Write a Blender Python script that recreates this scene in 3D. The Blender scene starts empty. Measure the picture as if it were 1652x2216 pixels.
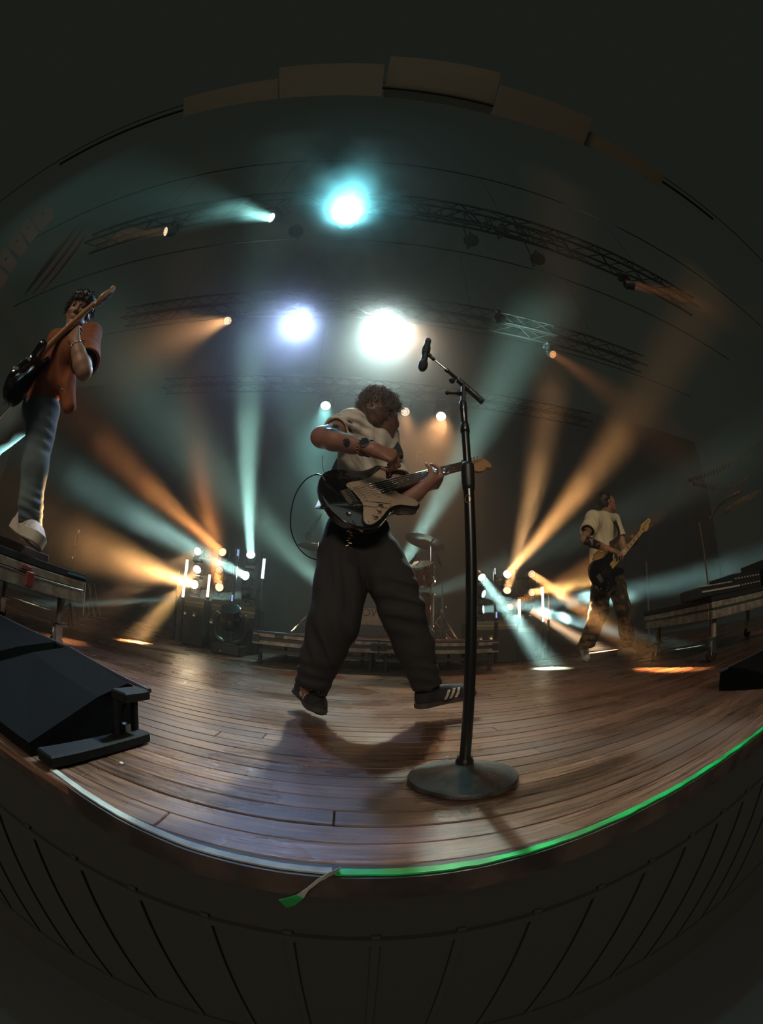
import bpy, bmesh, math, random
import numpy as np
from mathutils import Matrix, Vector
C = bpy.context.scene
COL = C.collection
PI = math.pi
random.seed(7)

# ------------------------------------------------------------------ camera
# full-frame 12 mm equisolid fisheye, standing in the pit just in front of the stage lip, pitched up
LENS_PX, PITCH, ROLL, YAW, EYE = 826.0, 0.328, 0.040, -0.076, 0.35
def _rx(a): c, s = math.cos(a), math.sin(a); return np.array([[1, 0, 0], [0, c, -s], [0, s, c]])
def _rz(a): c, s = math.cos(a), math.sin(a); return np.array([[c, -s, 0], [s, c, 0], [0, 0, 1]])
CAM_R = _rz(YAW) @ _rx(PITCH) @ np.array([[1, 0, 0], [0, 0, -1], [0, 1, 0.]]) @ _rz(ROLL)
EYE_P = np.array([0, 0, EYE])
cd = bpy.data.cameras.new('camera'); cam = bpy.data.objects.new('camera', cd); COL.objects.link(cam); C.camera = cam
cd.type = 'PANO'
cd.panorama_type = 'FISHEYE_EQUISOLID'; cd.fisheye_lens = 12.0; cd.fisheye_fov = math.radians(240)
cd.sensor_fit = 'VERTICAL'; cd.sensor_width = 24.0; cd.sensor_height = 2216 / LENS_PX * 12.0
cd.clip_start = 0.02; cd.clip_end = 200
M = Matrix([list(map(float, r)) for r in CAM_R]).to_4x4(); M.translation = EYE_P; cam.matrix_world = M

def ray(px, py):                       # direction through a pixel of the 1652x2216 photograph
    dx, dy = px - 826.0, 1108.0 - py; r = math.hypot(dx, dy) + 1e-9; th = 2 * math.asin(r / (2 * LENS_PX))
    return CAM_R @ np.array([math.sin(th) * dx / r, math.sin(th) * dy / r, -math.cos(th)])
def at(px, py, Y):                     # the point on that ray at depth Y
    d = ray(px, py); return d * (Y / d[1]) + EYE_P
def G(px, py, z=0.0):                  # the point on that ray at height z
    d = ray(px, py); return d * ((z - EYE) / d[2]) + EYE_P

# ------------------------------------------------------------------ world, exposure, quality
w = bpy.data.worlds.new('dark_house'); C.world = w; w.use_nodes = True
w.node_tree.nodes['Background'].inputs[0].default_value = (0.0098, 0.0118, 0.0090, 1)
w.node_tree.nodes['Background'].inputs[1].default_value = 1.0
C.view_settings.view_transform = 'Standard'; C.view_settings.look = 'None'
C.view_settings.exposure = 0.0; C.view_settings.gamma = 1.0; C.view_settings.use_curve_mapping = False
cy = C.cycles
cy.max_bounces = 3; cy.diffuse_bounces = 1; cy.glossy_bounces = 2; cy.transmission_bounces = 2; cy.volume_bounces = 0
cy.transparent_max_bounces = 16; cy.use_denoising = True; cy.denoiser = 'OPENIMAGEDENOISE'
cy.denoising_input_passes = 'RGB_ALBEDO_NORMAL'
cy.use_adaptive_sampling = False; cy.caustics_reflective = False; cy.caustics_refractive = False
cy.sample_clamp_indirect = 2.0; cy.sample_clamp_direct = 0.0; cy.use_light_tree = True
cy.volume_step_rate = 1.0; cy.volume_max_steps = 64

# ------------------------------------------------------------------ materials
def mat(name, col, rough=.6, metal=0., spec=.5, bump=None, noise=None, coat=0., emit=None, estr=0., rnd=None):
    m = bpy.data.materials.new(name); m.use_nodes = True; nt = m.node_tree; N = nt.nodes; L = nt.links
    b = N['Principled BSDF']; b.inputs['Base Color'].default_value = (*col, 1); b.inputs['Roughness'].default_value = rough
    b.inputs['Metallic'].default_value = metal; b.inputs['Specular IOR Level'].default_value = spec; b.inputs['Coat Weight'].default_value = coat
    if emit: b.inputs['Emission Color'].default_value = (*emit, 1); b.inputs['Emission Strength'].default_value = estr
    if noise or bump:
        tc = N.new('ShaderNodeTexCoord')
    if noise:   # (scale, other colour, contrast)
        sc, c2, k = noise
        n = N.new('ShaderNodeTexNoise'); n.inputs['Scale'].default_value = sc; n.inputs['Detail'].default_value = 5
        r = N.new('ShaderNodeMapRange'); r.inputs[1].default_value = .5 - k; r.inputs[2].default_value = .5 + k
        x = N.new('ShaderNodeMix'); x.data_type = 'RGBA'; x.inputs[6].default_value = (*col, 1); x.inputs[7].default_value = (*c2, 1)
        L.new(tc.outputs['Object'], n.inputs['Vector']); L.new(n.outputs['Fac'], r.inputs[0]); L.new(r.outputs[0], x.inputs[0]); L.new(x.outputs[2], b.inputs['Base Color'])
    if bump:    # (scale, distance)
        n = N.new('ShaderNodeTexNoise'); n.inputs['Scale'].default_value = bump[0]; n.inputs['Detail'].default_value = 4
        u = N.new('ShaderNodeBump'); u.inputs['Distance'].default_value = bump[1]; u.inputs['Strength'].default_value = .8
        L.new(tc.outputs['Object'], n.inputs['Vector']); L.new(n.outputs['Fac'], u.inputs['Height']); L.new(u.outputs[0], b.inputs['Normal'])
    return m
MT = {}
def M_(name, *a, **k):
    if name not in MT: MT[name] = mat(name, *a, **k)
    return MT[name]
black_metal = M_('black powder coated metal', (.020, .020, .020), .42, 0., .5, bump=(90, .0006))
gloss_black = M_('glossy black lacquer', (.006, .006, .006), .12, 0., .6, coat=.5)
matt_black = M_('matt black', (.022, .023, .021), .8, bump=(60, .001))
rubber = M_('black rubber', (.012, .012, .012), .7)
aluminium = M_('scuffed aluminium', (.36, .32, .25), .42, .35, noise=(18, (.20, .175, .14), .12), bump=(50, .0004))
chrome = M_('chrome', (.75, .75, .76), .12, 1.)
drape = M_('black stage drape', (.065, .068, .060), .95, bump=(12, .01))
grey_drape = M_('grey backdrop cloth', (.085, .082, .076), .95, bump=(6, .01))

# ------------------------------------------------------------------ mesh building
class MB:
    def __init__(s): s.v = []; s.f = []; s.m = []; s.n = 0
    def add(s, v, f, mi=0):
        v = np.asarray(v, float).reshape(-1, 3); s.v.append(v); s.f += [[i + s.n for i in q] for q in f]; s.m += [mi] * len(f); s.n += len(v); return s
    def box(s, c, size, R=None, mi=0, bev=0.):
        hx, hy, hz = [x / 2 for x in size]
        if bev > 0:
            b = min(bev, hx * .45, hy * .45, hz * .45); v = []; f = []
            # 24-vertex chamfered box
            for sx in (-1, 1):
                for sy in (-1, 1):
                    for sz in (-1, 1):
                        v += [(sx * hx, sy * (hy - b), sz * (hz - b)), (sx * (hx - b), sy * hy, sz * (hz - b)), (sx * (hx - b), sy * (hy - b), sz * hz)]
            I = lambda x, y, z, k: ((x > 0) * 4 + (y > 0) * 2 + (z > 0)) * 3 + k
            for sg in (-1, 1):
                f += [[I(sg, -1, -1, 0), I(sg, 1, -1, 0), I(sg, 1, 1, 0), I(sg, -1, 1, 0)][::sg]]
                f += [[I(-1, sg, -1, 1), I(-1, sg, 1, 1), I(1, sg, 1, 1), I(1, sg, -1, 1)][::sg]]
                f += [[I(-1, -1, sg, 2), I(1, -1, sg, 2), I(1, 1, sg, 2), I(-1, 1, sg, 2)][::sg]]
            for a in (-1, 1):
                for b_ in (-1, 1):
                    q = a * b_
                    f += [[I(a, b_, -1, 0), I(a, b_, -1, 1), I(a, b_, 1, 1), I(a, b_, 1, 0)][::q]]
                    f += [[I(a, -1, b_, 2), I(a, -1, b_, 0), I(a, 1, b_, 0), I(a, 1, b_, 2)][::q]]
                    f += [[I(-1, a, b_, 1), I(-1, a, b_, 2), I(1, a, b_, 2), I(1, a, b_, 1)][::q]]
            for a in (-1, 1):
                for b_ in (-1, 1):
                    for c_ in (-1, 1):
                        f += [[I(a, b_, c_, 0), I(a, b_, c_, 1), I(a, b_, c_, 2)][::a * b_ * c_]]
        else:
            v = [(x * hx, y * hy, z * hz) for x in (-1, 1) for y in (-1, 1) for z in (-1, 1)]
            f = [[0, 1, 3, 2], [4, 6, 7, 5], [0, 4, 5, 1], [2, 3, 7, 6], [0, 2, 6, 4], [1, 5, 7, 3]]
        v = np.array(v)
        if R is not None: v = v @ np.asarray(R).T
        return s.add(v + np.asarray(c), f, mi)
    def tube(s, pts, r, n=10, mi=0, closed=False, caps=True):   # swept circle; r a number or one per point
        P = np.asarray(pts, float); k = len(P); r = np.full(k, r) if np.isscalar(r) else np.asarray(r, float)
        T = np.gradient(P, axis=0) if not closed else np.roll(P, -1, 0) - np.roll(P, 1, 0)
        T /= np.linalg.norm(T, axis=1)[:, None] + 1e-12
        u = np.cross(T[0], [0, 0, 1.]); u = np.cross(T[0], [0, 1., 0]) if np.linalg.norm(u) < .1 else u; u /= np.linalg.norm(u)
        V = []; a = np.arange(n) * 2 * PI / n
        for i in range(k):
            u = u - T[i] * (u @ T[i]); u /= np.linalg.norm(u) + 1e-12; w_ = np.cross(T[i], u)
            V.append(P[i] + r[i] * (np.cos(a)[:, None] * u + np.sin(a)[:, None] * w_))
        f = []; e = k if closed else k - 1
        for i in range(e):
            j = (i + 1) % k
            f += [[i * n + q, i * n + (q + 1) % n, j * n + (q + 1) % n, j * n + q] for q in range(n)]
        if caps and not closed: f += [list(range(n))[::-1], [(k - 1) * n + q for q in range(n)]]
        return s.add(np.concatenate(V), f, mi)
    def lathe(s, prof, c=(0, 0, 0), ax=(0, 0, 1), n=24, mi=0, caps=True):   # prof: (radius, distance along ax)
        R = frame(ax); a = np.arange(n) * 2 * PI / n
        V = [np.stack([r * np.cos(a), r * np.sin(a), np.full(n, z)], 1) for r, z in prof]
        v = np.concatenate(V) @ R.T + np.asarray(c, float); f = []
        for i in range(len(prof) - 1):
            f += [[i * n + q, i * n + (q + 1) % n, (i + 1) * n + (q + 1) % n, (i + 1) * n + q] for q in range(n)]
        if caps: f += [list(range(n))[::-1], [(len(prof) - 1) * n + q for q in range(n)]]
        return s.add(v, f, mi)
    def ball(s, c, r, n=12, R=None, mi=0):
        r = np.array([r] * 3 if np.isscalar(r) else r, float); v = [(0, 0, -1)]; f = []; m = n // 2
        for i in range(1, m):
            t = -PI / 2 + PI * i / m; v += [(math.cos(t) * math.cos(2 * PI * q / n), math.cos(t) * math.sin(2 * PI * q / n), math.sin(t)) for q in range(n)]
        v.append((0, 0, 1)); v = np.array(v) * r
        if R is not None: v = v @ np.asarray(R).T
        for q in range(n):
            f.append([0, 1 + (q + 1) % n, 1 + q]); b = 1 + (m - 2) * n; f.append([b + q, b + (q + 1) % n, len(v) - 1])
            for i in range(m - 2): f.append([1 + i * n + q, 1 + i * n + (q + 1) % n, 1 + (i + 1) * n + (q + 1) % n, 1 + (i + 1) * n + q])
        return s.add(v + np.asarray(c), f, mi)
    def poly(s, loops, mi=0, cap0=True, cap1=True):     # stack of equal-length closed loops
        n = len(loops[0]); f = []
        for i in range(len(loops) - 1): f += [[i * n + q, i * n + (q + 1) % n, (i + 1) * n + (q + 1) % n, (i + 1) * n + q] for q in range(n)]
        if cap0: f.append(list(range(n))[::-1])
        if cap1: f.append([(len(loops) - 1) * n + q for q in range(n)])
        return s.add(np.concatenate([np.asarray(l, float) for l in loops]), f, mi)
    def build(s, name, m, parent=None, smooth=False, loc=None):
        v = np.concatenate(s.v); me = bpy.data.meshes.new(name)
        if loc is not None: v = v - np.asarray(loc)
        me.from_pydata(v.tolist(), [], s.f)
        for x in (m if isinstance(m, (list, tuple)) else [m]): me.materials.append(x)
        if len(me.materials) > 1: me.polygons.foreach_set('material_index', s.m)
        if smooth: me.polygons.foreach_set('use_smooth', [True] * len(me.polygons))
        if smooth == 'auto': me.set_sharp_from_angle(angle=math.radians(38))
        me.update(); o = bpy.data.objects.new(name, me); COL.objects.link(o)
        if parent is not None: o.parent = parent
        if loc is not None: o.location = loc
        return o
def nz(v): v = np.asarray(v, float); return v / (np.linalg.norm(v) + 1e-12)
def frame(ax, up=(0, 0, 1)):           # columns: side, side, ax
    z = nz(ax); x = np.cross(up, z)
    if np.linalg.norm(x) < 1e-3: x = np.cross((0, 1, 0), z)
    x = nz(x); return np.stack([x, np.cross(z, x), z], 1)
def frameX(ax, up=(0, 0, 1)):          # columns: along ax, side, up
    x = nz(ax); z = np.asarray(up, float); z = nz(z - x * (z @ x)); return np.stack([x, np.cross(z, x), z], 1)
def tag(o, label=None, cat=None, group=None, kind=None):
    if label: o['label'] = label
    if cat: o['category'] = cat
    if group: o['group'] = group
    if kind: o['kind'] = kind
    return o
def empty(name, label, cat, loc=(0, 0, 0), group=None, R=None):
    o = bpy.data.objects.new(name, None); COL.objects.link(o); o.empty_display_size = .05
    if R is not None:
        m = Matrix([list(map(float, r)) for r in R]).to_4x4(); m.translation = Vector(loc); o.matrix_world = m
    else: o.location = loc
    return tag(o, label, cat, group)
def struct(o, label=None): o['kind'] = 'structure'; return tag(o, label)
def spline(P, n, closed=False):        # Catmull-Rom through P, n samples per span
    P = np.asarray(P, float); k = len(P); out = []
    for i in range(k if closed else k - 1):
        p0, p1, p2, p3 = [P[j % k] if closed else P[min(max(j, 0), k - 1)] for j in (i - 1, i, i + 1, i + 2)]
        for t in np.arange(n) / n:
            out.append(.5 * (2 * p1 + (p2 - p0) * t + (2 * p0 - 5 * p1 + 4 * p2 - p3) * t * t + (3 * p1 - p0 - 3 * p2 + p3) * t ** 3))
    if not closed: out.append(P[-1])
    return np.array(out)
def copy_tree(o, parent=None):
    c = o.copy(); COL.objects.link(c)
    if parent is not None: c.parent = parent; c.matrix_parent_inverse = Matrix()
    for ch in list(o.children): copy_tree(ch, c)
    return c
# ------------------------------------------------------------------ stage floor: worn boards running across the stage
def wood_mat():
    m = bpy.data.materials.new('worn stage boards'); m.use_nodes = True; nt = m.node_tree; N = nt.nodes; L = nt.links; b = N['Principled BSDF']
    tc = N.new('ShaderNodeTexCoord'); oi = N.new('ShaderNodeObjectInfo'); geo = N.new('ShaderNodeNewGeometry')
    mp = N.new('ShaderNodeMapping'); mp.inputs['Scale'].default_value = (1.3, 16, 10); L.new(geo.outputs['Position'], mp.inputs[0])
    g = N.new('ShaderNodeTexNoise'); g.inputs['Scale'].default_value = 5; g.inputs['Detail'].default_value = 8; g.inputs['Roughness'].default_value = .65; g.inputs['Distortion'].default_value = .4
    L.new(mp.outputs[0], g.inputs['Vector'])
    wr = N.new('ShaderNodeTexNoise'); wr.inputs['Scale'].default_value = 2.3; wr.inputs['Detail'].default_value = 5; L.new(geo.outputs['Position'], wr.inputs['Vector'])
    r = N.new('ShaderNodeValToRGB'); L.new(g.outputs['Fac'], r.inputs[0]); e = r.color_ramp.elements
    e[0].position = .3; e[0].color = (.040, .018, .011, 1); e[1].position = .72; e[1].color = (.27, .145, .095, 1)
    x = N.new('ShaderNodeMix'); x.data_type = 'RGBA'; x.blend_type = 'MULTIPLY'; x.inputs[0].default_value = .8
    rr = N.new('ShaderNodeMapRange'); rr.inputs[3].default_value = .45; rr.inputs[4].default_value = 1.25; L.new(oi.outputs['Random'], rr.inputs[0])
    L.new(r.outputs[0], x.inputs[6]); L.new(rr.outputs[0], x.inputs[7])
    y = N.new('ShaderNodeMix'); y.data_type = 'RGBA'; y.inputs[7].default_value = (.19, .135, .115, 1)   # scuffed bare grey patches
    wm = N.new('ShaderNodeMapRange'); wm.inputs[1].default_value = .45; wm.inputs[2].default_value = .75; wm.inputs[4].default_value = .6; L.new(wr.outputs['Fac'], wm.inputs[0])
    L.new(wm.outputs[0], y.inputs[0]); L.new(x.outputs[2], y.inputs[6]); L.new(y.outputs[2], b.inputs['Base Color'])
    ro = N.new('ShaderNodeMapRange'); ro.inputs[1].default_value = .3; ro.inputs[2].default_value = .7; ro.inputs[3].default_value = .17; ro.inputs[4].default_value = .42
    L.new(wr.outputs['Fac'], ro.inputs[0]); L.new(ro.outputs[0], b.inputs['Roughness']); b.inputs['Specular IOR Level'].default_value = .55
    bu = N.new('ShaderNodeBump'); bu.inputs['Distance'].default_value = .0022; bu.inputs['Strength'].default_value = .9
    L.new(g.outputs['Fac'], bu.inputs['Height']); L.new(bu.outputs[0], b.inputs['Normal'])
    return m
wood = wood_mat(); MT['wood'] = wood
gap = M_('dark gap under the boards', (.010, .008, .006), .9)
fl = MB(); fl.box((0, 4.9, -.045), (17, 8.8, .03))
floor = struct(fl.build('floor', gap), 'dark subfloor showing in the gaps of the stage boards')
PW = .0655; rng = random.Random(3); far = MB(); npl = 0
y = .478; row = 0
while y < 9.2:
    gapw = .0035 if row % 2 else .0016
    xs = [-8.4 + rng.uniform(0, 1.8)]
    while xs[-1] < 8.4: xs.append(xs[-1] + rng.uniform(1.5, 3.6) * (1.5 if y > 1.6 else 1))
    for a, b_ in zip([-8.4] + xs[:-1], xs):
        a, b_ = max(a, -8.4), min(b_, 8.4)
        if b_ - a < .05: continue
        t = rng.uniform(-.0011, .0011); tilt = rng.uniform(-.010, .010)
        R = np.array([[1, 0, 0], [0, math.cos(tilt), -math.sin(tilt)], [0, math.sin(tilt), math.cos(tilt)]])
        c = ((a + b_) / 2, y + PW / 2, -.0125 + t)
        if npl < 292 and a < 5.5 and b_ > -5:
            p = MB().box((0, 0, 0), (b_ - a - .0016, PW - gapw, .022), R, bev=.0022).build('plank', wood, floor); p.location = c; npl += 1
        else: far.box(c, (b_ - a - .0016, PW - gapw, .022), R)
    y += PW; row += 1
tag(far.build('planks', wood, floor), kind='stuff')

# edge of the stage: nosing boards, tapes
EDGE = [(-8.4, .50), (-3., .50), (-1.2, .50), (-.521, .492), (-.347, .461), (-.215, .446), (-.084, .443), (.013, .443), (.163, .445), (.314, .452), (.526, .46), (.738, .462), (1.004, .456), (2., .46), (8.4, .47)]
ex = np.array(EDGE); xs = np.concatenate([np.linspace(-8.4, -.6, 14), np.linspace(-.55, 1.1, 40), np.linspace(1.2, 8.4, 14)])
ys = np.interp(xs, ex[:, 0], ex[:, 1])
def strip(mb, X, Y0, Y1, z0, z1, mi=0):     # long bar along X, Y0..Y1 per station
    loops = [[(x, a, z0), (x, b, z0), (x, b, z1), (x, a, z1)] for x, a, b in zip(X, Y0, Y1)]
    return mb.poly(loops, mi)
nose_m = M_('dark worn stage nosing', (.018, .014, .012), .55, noise=(9, (.060, .042, .032), .12), bump=(25, .002))
nb = MB(); strip(nb, xs, ys - .004, np.full(len(xs), .505) * 0 + ys + .034, -.05, -.003)
nosing = struct(nb.build('trim_1', nose_m), 'dark worn nosing board along the stage front edge')
grey_tape = M_('pale grey glow tape', (.42, .43, .37), .6, noise=(20, (.22, .22, .19), .2), bump=(40, .0006))
green_tape = M_('fluorescent green tape', (.0, .62, .13), .5, noise=(9, (.02, .22, .05), .13), bump=(40, .0008), emit=(.0, .60, .11), estr=0.0)
rg = np.random.RandomState(4)
X1 = np.linspace(-.53, -.012, 40); y1 = np.interp(X1, ex[:, 0], ex[:, 1])
t1 = MB(); strip(t1, X1, y1 + .003 + rg.rand(40) * .0008, y1 + .0185 + rg.rand(40) * .0012, -.002, .0012)
tp = tag(t1.build('tape_strip', grey_tape), 'pale grey glow tape along the left part of the stage edge', 'tape')
X2 = np.linspace(-.008, 1.9, 110); y2 = np.interp(X2, ex[:, 0], ex[:, 1]); wd = .0145 + .0012 * np.sin(X2 * 17) + .0008 * rg.randn(110)
t2 = MB(); strip(t2, X2, y2 + .002 + .0008 * rg.randn(110), y2 + wd + .002, -.002, .0014)
tag(t2.build('tape_strip', green_tape), 'bright green tape along the right part of the stage edge', 'tape')
# peeled tail of tape hanging over the edge
p0 = np.array([-.006, .456, .0015]); tail = []
for k, (px, py, Y, wdt) in enumerate([(735, 1884, .452, .020), (712, 1893, .440, .014), (690, 1905, .430, .006), (665, 1925, .425, .005), (650, 1940, .42, .012), (628, 1952, .415, .022), (612, 1956, .412, .026)]):
    p = at(px, py, Y); tail.append((p, wdt))
P = np.array([a for a, _ in tail]); Wd = np.array([b for _, b in tail]); T = np.gradient(P, axis=0); side = np.cross(T, [0, 1., .3]); side /= np.linalg.norm(side, axis=1)[:, None]
tl = MB(); loops = [[p - s * w_ / 2 + n0, p + s * w_ / 2 + n0 * .5, p + s * w_ / 2 - n0 * .5, p - s * w_ / 2 - n0] for p, s, w_, n0 in zip(P, side, Wd, [np.array([0, .0006, .0003])] * 7)]
for i in range(6): tl.poly([loops[i], loops[i + 1]], mi=1 if i >= 4 else 0, cap0=i == 0, cap1=i == 5)
tag(tl.build('tape_tail', [grey_tape, green_tape]), 'peeled twisted end of tape hanging over the stage edge', 'tape')

# stage front below the edge, pit floor
wf = MB(); wf.box((0, .56, -.78), (17, .06, 1.46))
wall_front = struct(wf.build('wall_front', M_('charcoal stage skirt', (.024, .025, .022), .85)), 'matt black stage front wall below the edge')
for k in range(-9, 10):
    MB().box((k * .155 + .06, .526, -.62), (.018, .012, .74), bev=.002).build('batten', M_('dark grey paint', (.025, .026, .023), .85), wall_front)
for z in (-.27, -.99): MB().box((0, .524, z), (16, .016, .022)).build('rail', M_('dark grey paint', (.025, .026, .023), .85), wall_front)
pit = struct(MB().box((0, -2.3, -1.53), (17, 5.8, .04)).build('ground', M_('pit floor', (.05, .052, .05), .8, bump=(8, .004))), 'dark pit floor in front of the stage')

# backdrop, side walls, ceiling of the stage house
def pleated(name, x0, x1, y, z0, z1, m, amp=.05, wl=.28, axis='x', n=None):
    n = n or int(abs(x1 - x0) / .05); u = np.linspace(x0, x1, n + 1); d = amp * np.sin(u * 2 * PI / wl) + amp * .5 * np.sin(u * 2 * PI / wl * .37 + 1)
    v = []; f = []
    for dz in (z0, z1):
        for off in (0, .02):
            for a, b_ in zip(u, d): v.append((a, y + b_ + off, dz) if axis == 'x' else (y + b_ + off, a, dz))
    k = n + 1
    for i in range(n):
        f += [[i, i + 1, 2 * k + i + 1, 2 * k + i], [k + i + 1, k + i, 3 * k + i, 3 * k + i + 1]]
    f += [[0, 2 * k, 3 * k, k], [n, k + n, 3 * k + n, 2 * k + n]]
    return MB().add(v, f).build(name, m, smooth=True)
struct(pleated('wall_back', -14, 14, 8.9, 0, 7.5, grey_drape, .015, .9), 'tall grey backdrop cloth behind the drums')
# faint letter on the backdrop
le = MB(); c = at(908, 988, 8.872); hh = .30; le.box(c + (-.075, 0, 0), (.03, .012, hh))
for dz, wdt in ((-hh / 2 + .015, .17), (0, .12), (hh / 2 - .015, .17)): le.box(c + (wdt / 2 - .09, 0, dz), (wdt, .012, .03))
tag(le.build('letter', M_('slightly paler paint', (.15, .14, .125), .9)), 'faint pale letter E on the grey backdrop beside the singer', 'sign')
# ------------------------------------------------------------------ haze filling the stage house (real scattering)
def haze_mat(name, dens, g, col=(1, 1, 1), tex=None):
    m = bpy.data.materials.new(name); m.use_nodes = True; nt = m.node_tree; nt.nodes.clear()
    o = nt.nodes.new('ShaderNodeOutputMaterial'); s = nt.nodes.new('ShaderNodeVolumeScatter')
    s.inputs['Color'].default_value = (*col, 1); s.inputs['Density'].default_value = dens; s.inputs['Anisotropy'].default_value = g
    if tex:
        tc = nt.nodes.new('ShaderNodeTexCoord'); n = nt.nodes.new('ShaderNodeTexNoise'); n.inputs['Scale'].default_value = tex[0]; n.inputs['Detail'].default_value = 3
        r = nt.nodes.new('ShaderNodeMapRange'); r.inputs[1].default_value = .47; r.inputs[2].default_value = .70; r.inputs[4].default_value = dens
        gr = nt.nodes.new('ShaderNodeTexGradient'); gr.gradient_type = 'SPHERICAL'
        mu = nt.nodes.new('ShaderNodeMath'); mu.operation = 'MULTIPLY'
        mp = nt.nodes.new('ShaderNodeMapping'); mp.inputs['Scale'].default_value = tex[1]
        nt.links.new(tc.outputs['Object'], n.inputs['Vector']); nt.links.new(n.outputs['Fac'], r.inputs[0]); nt.links.new(tc.outputs['Object'], mp.inputs[0])
        nt.links.new(mp.outputs[0], gr.inputs[0]); nt.links.new(r.outputs[0], mu.inputs[0]); nt.links.new(gr.outputs['Fac'], mu.inputs[1]); nt.links.new(mu.outputs[0], s.inputs['Density'])
    s2 = nt.nodes.new('ShaderNodeVolumeScatter'); s2.inputs['Color'].default_value = (*col, 1); s2.inputs['Anisotropy'].default_value = .05; s2.inputs['Density'].default_value = dens * .9
    if tex: nt.links.new(mu.outputs[0], s2.inputs['Density'])
    ad = nt.nodes.new('ShaderNodeAddShader'); nt.links.new(s.outputs[0], ad.inputs[0]); nt.links.new(s2.outputs[0], ad.inputs[1])
    nt.links.new(ad.outputs[0], o.inputs['Volume']); return m
HAZE = .018
hz = MB().box((0, 5.72, 3.30), (15.8, 5.96, 6.55)).build('haze', haze_mat('haze', HAZE, .86))
tag(hz, 'theatrical haze hanging over the upstage half of the stage', 'haze', kind='stuff')
hz = MB().box((0, 2.365, 3.30), (15.8, .73, 6.55)).build('haze', haze_mat('half haze', HAZE * .5, .86))
tag(hz, 'lighter haze over the middle of the stage', 'haze', kind='stuff')
hz = MB().box((0, 1.26, 3.30), (15.8, 1.44, 6.55)).build('haze', haze_mat('thin haze', .002, .8))
tag(hz, 'thin haze over the front of the stage', 'haze', kind='stuff')

pL = G(750, 470, 5.55); pz = MB().box((0, 0, 0), (3.1, 2.6, 2.0)).build('smoke', haze_mat('added glow haze', .60, .78, tex=(.8, (.66, .66, .72)))); pz.location = (pL[0], pL[1] - .1, 5.5); tag(pz, 'ball of thicker haze added to widen the glow of the big cyan lamp', 'smoke', kind='stuff')  # extra dense volume put in to enlarge this lamp's glow
pf = at(1262, 1375, 4.05); pz = MB().box((0, 0, 0), (2.6, .8, 1.0)).build('smoke', haze_mat('smoke puff', 1.3, .5, tex=(2.6, (.8, 2.6, 2.1))))
pz.location = (pf[0] + .2, 4.05, .52); tag(pz, 'bright drifting smoke near the boards behind the bassist', 'smoke', kind='stuff')

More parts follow.
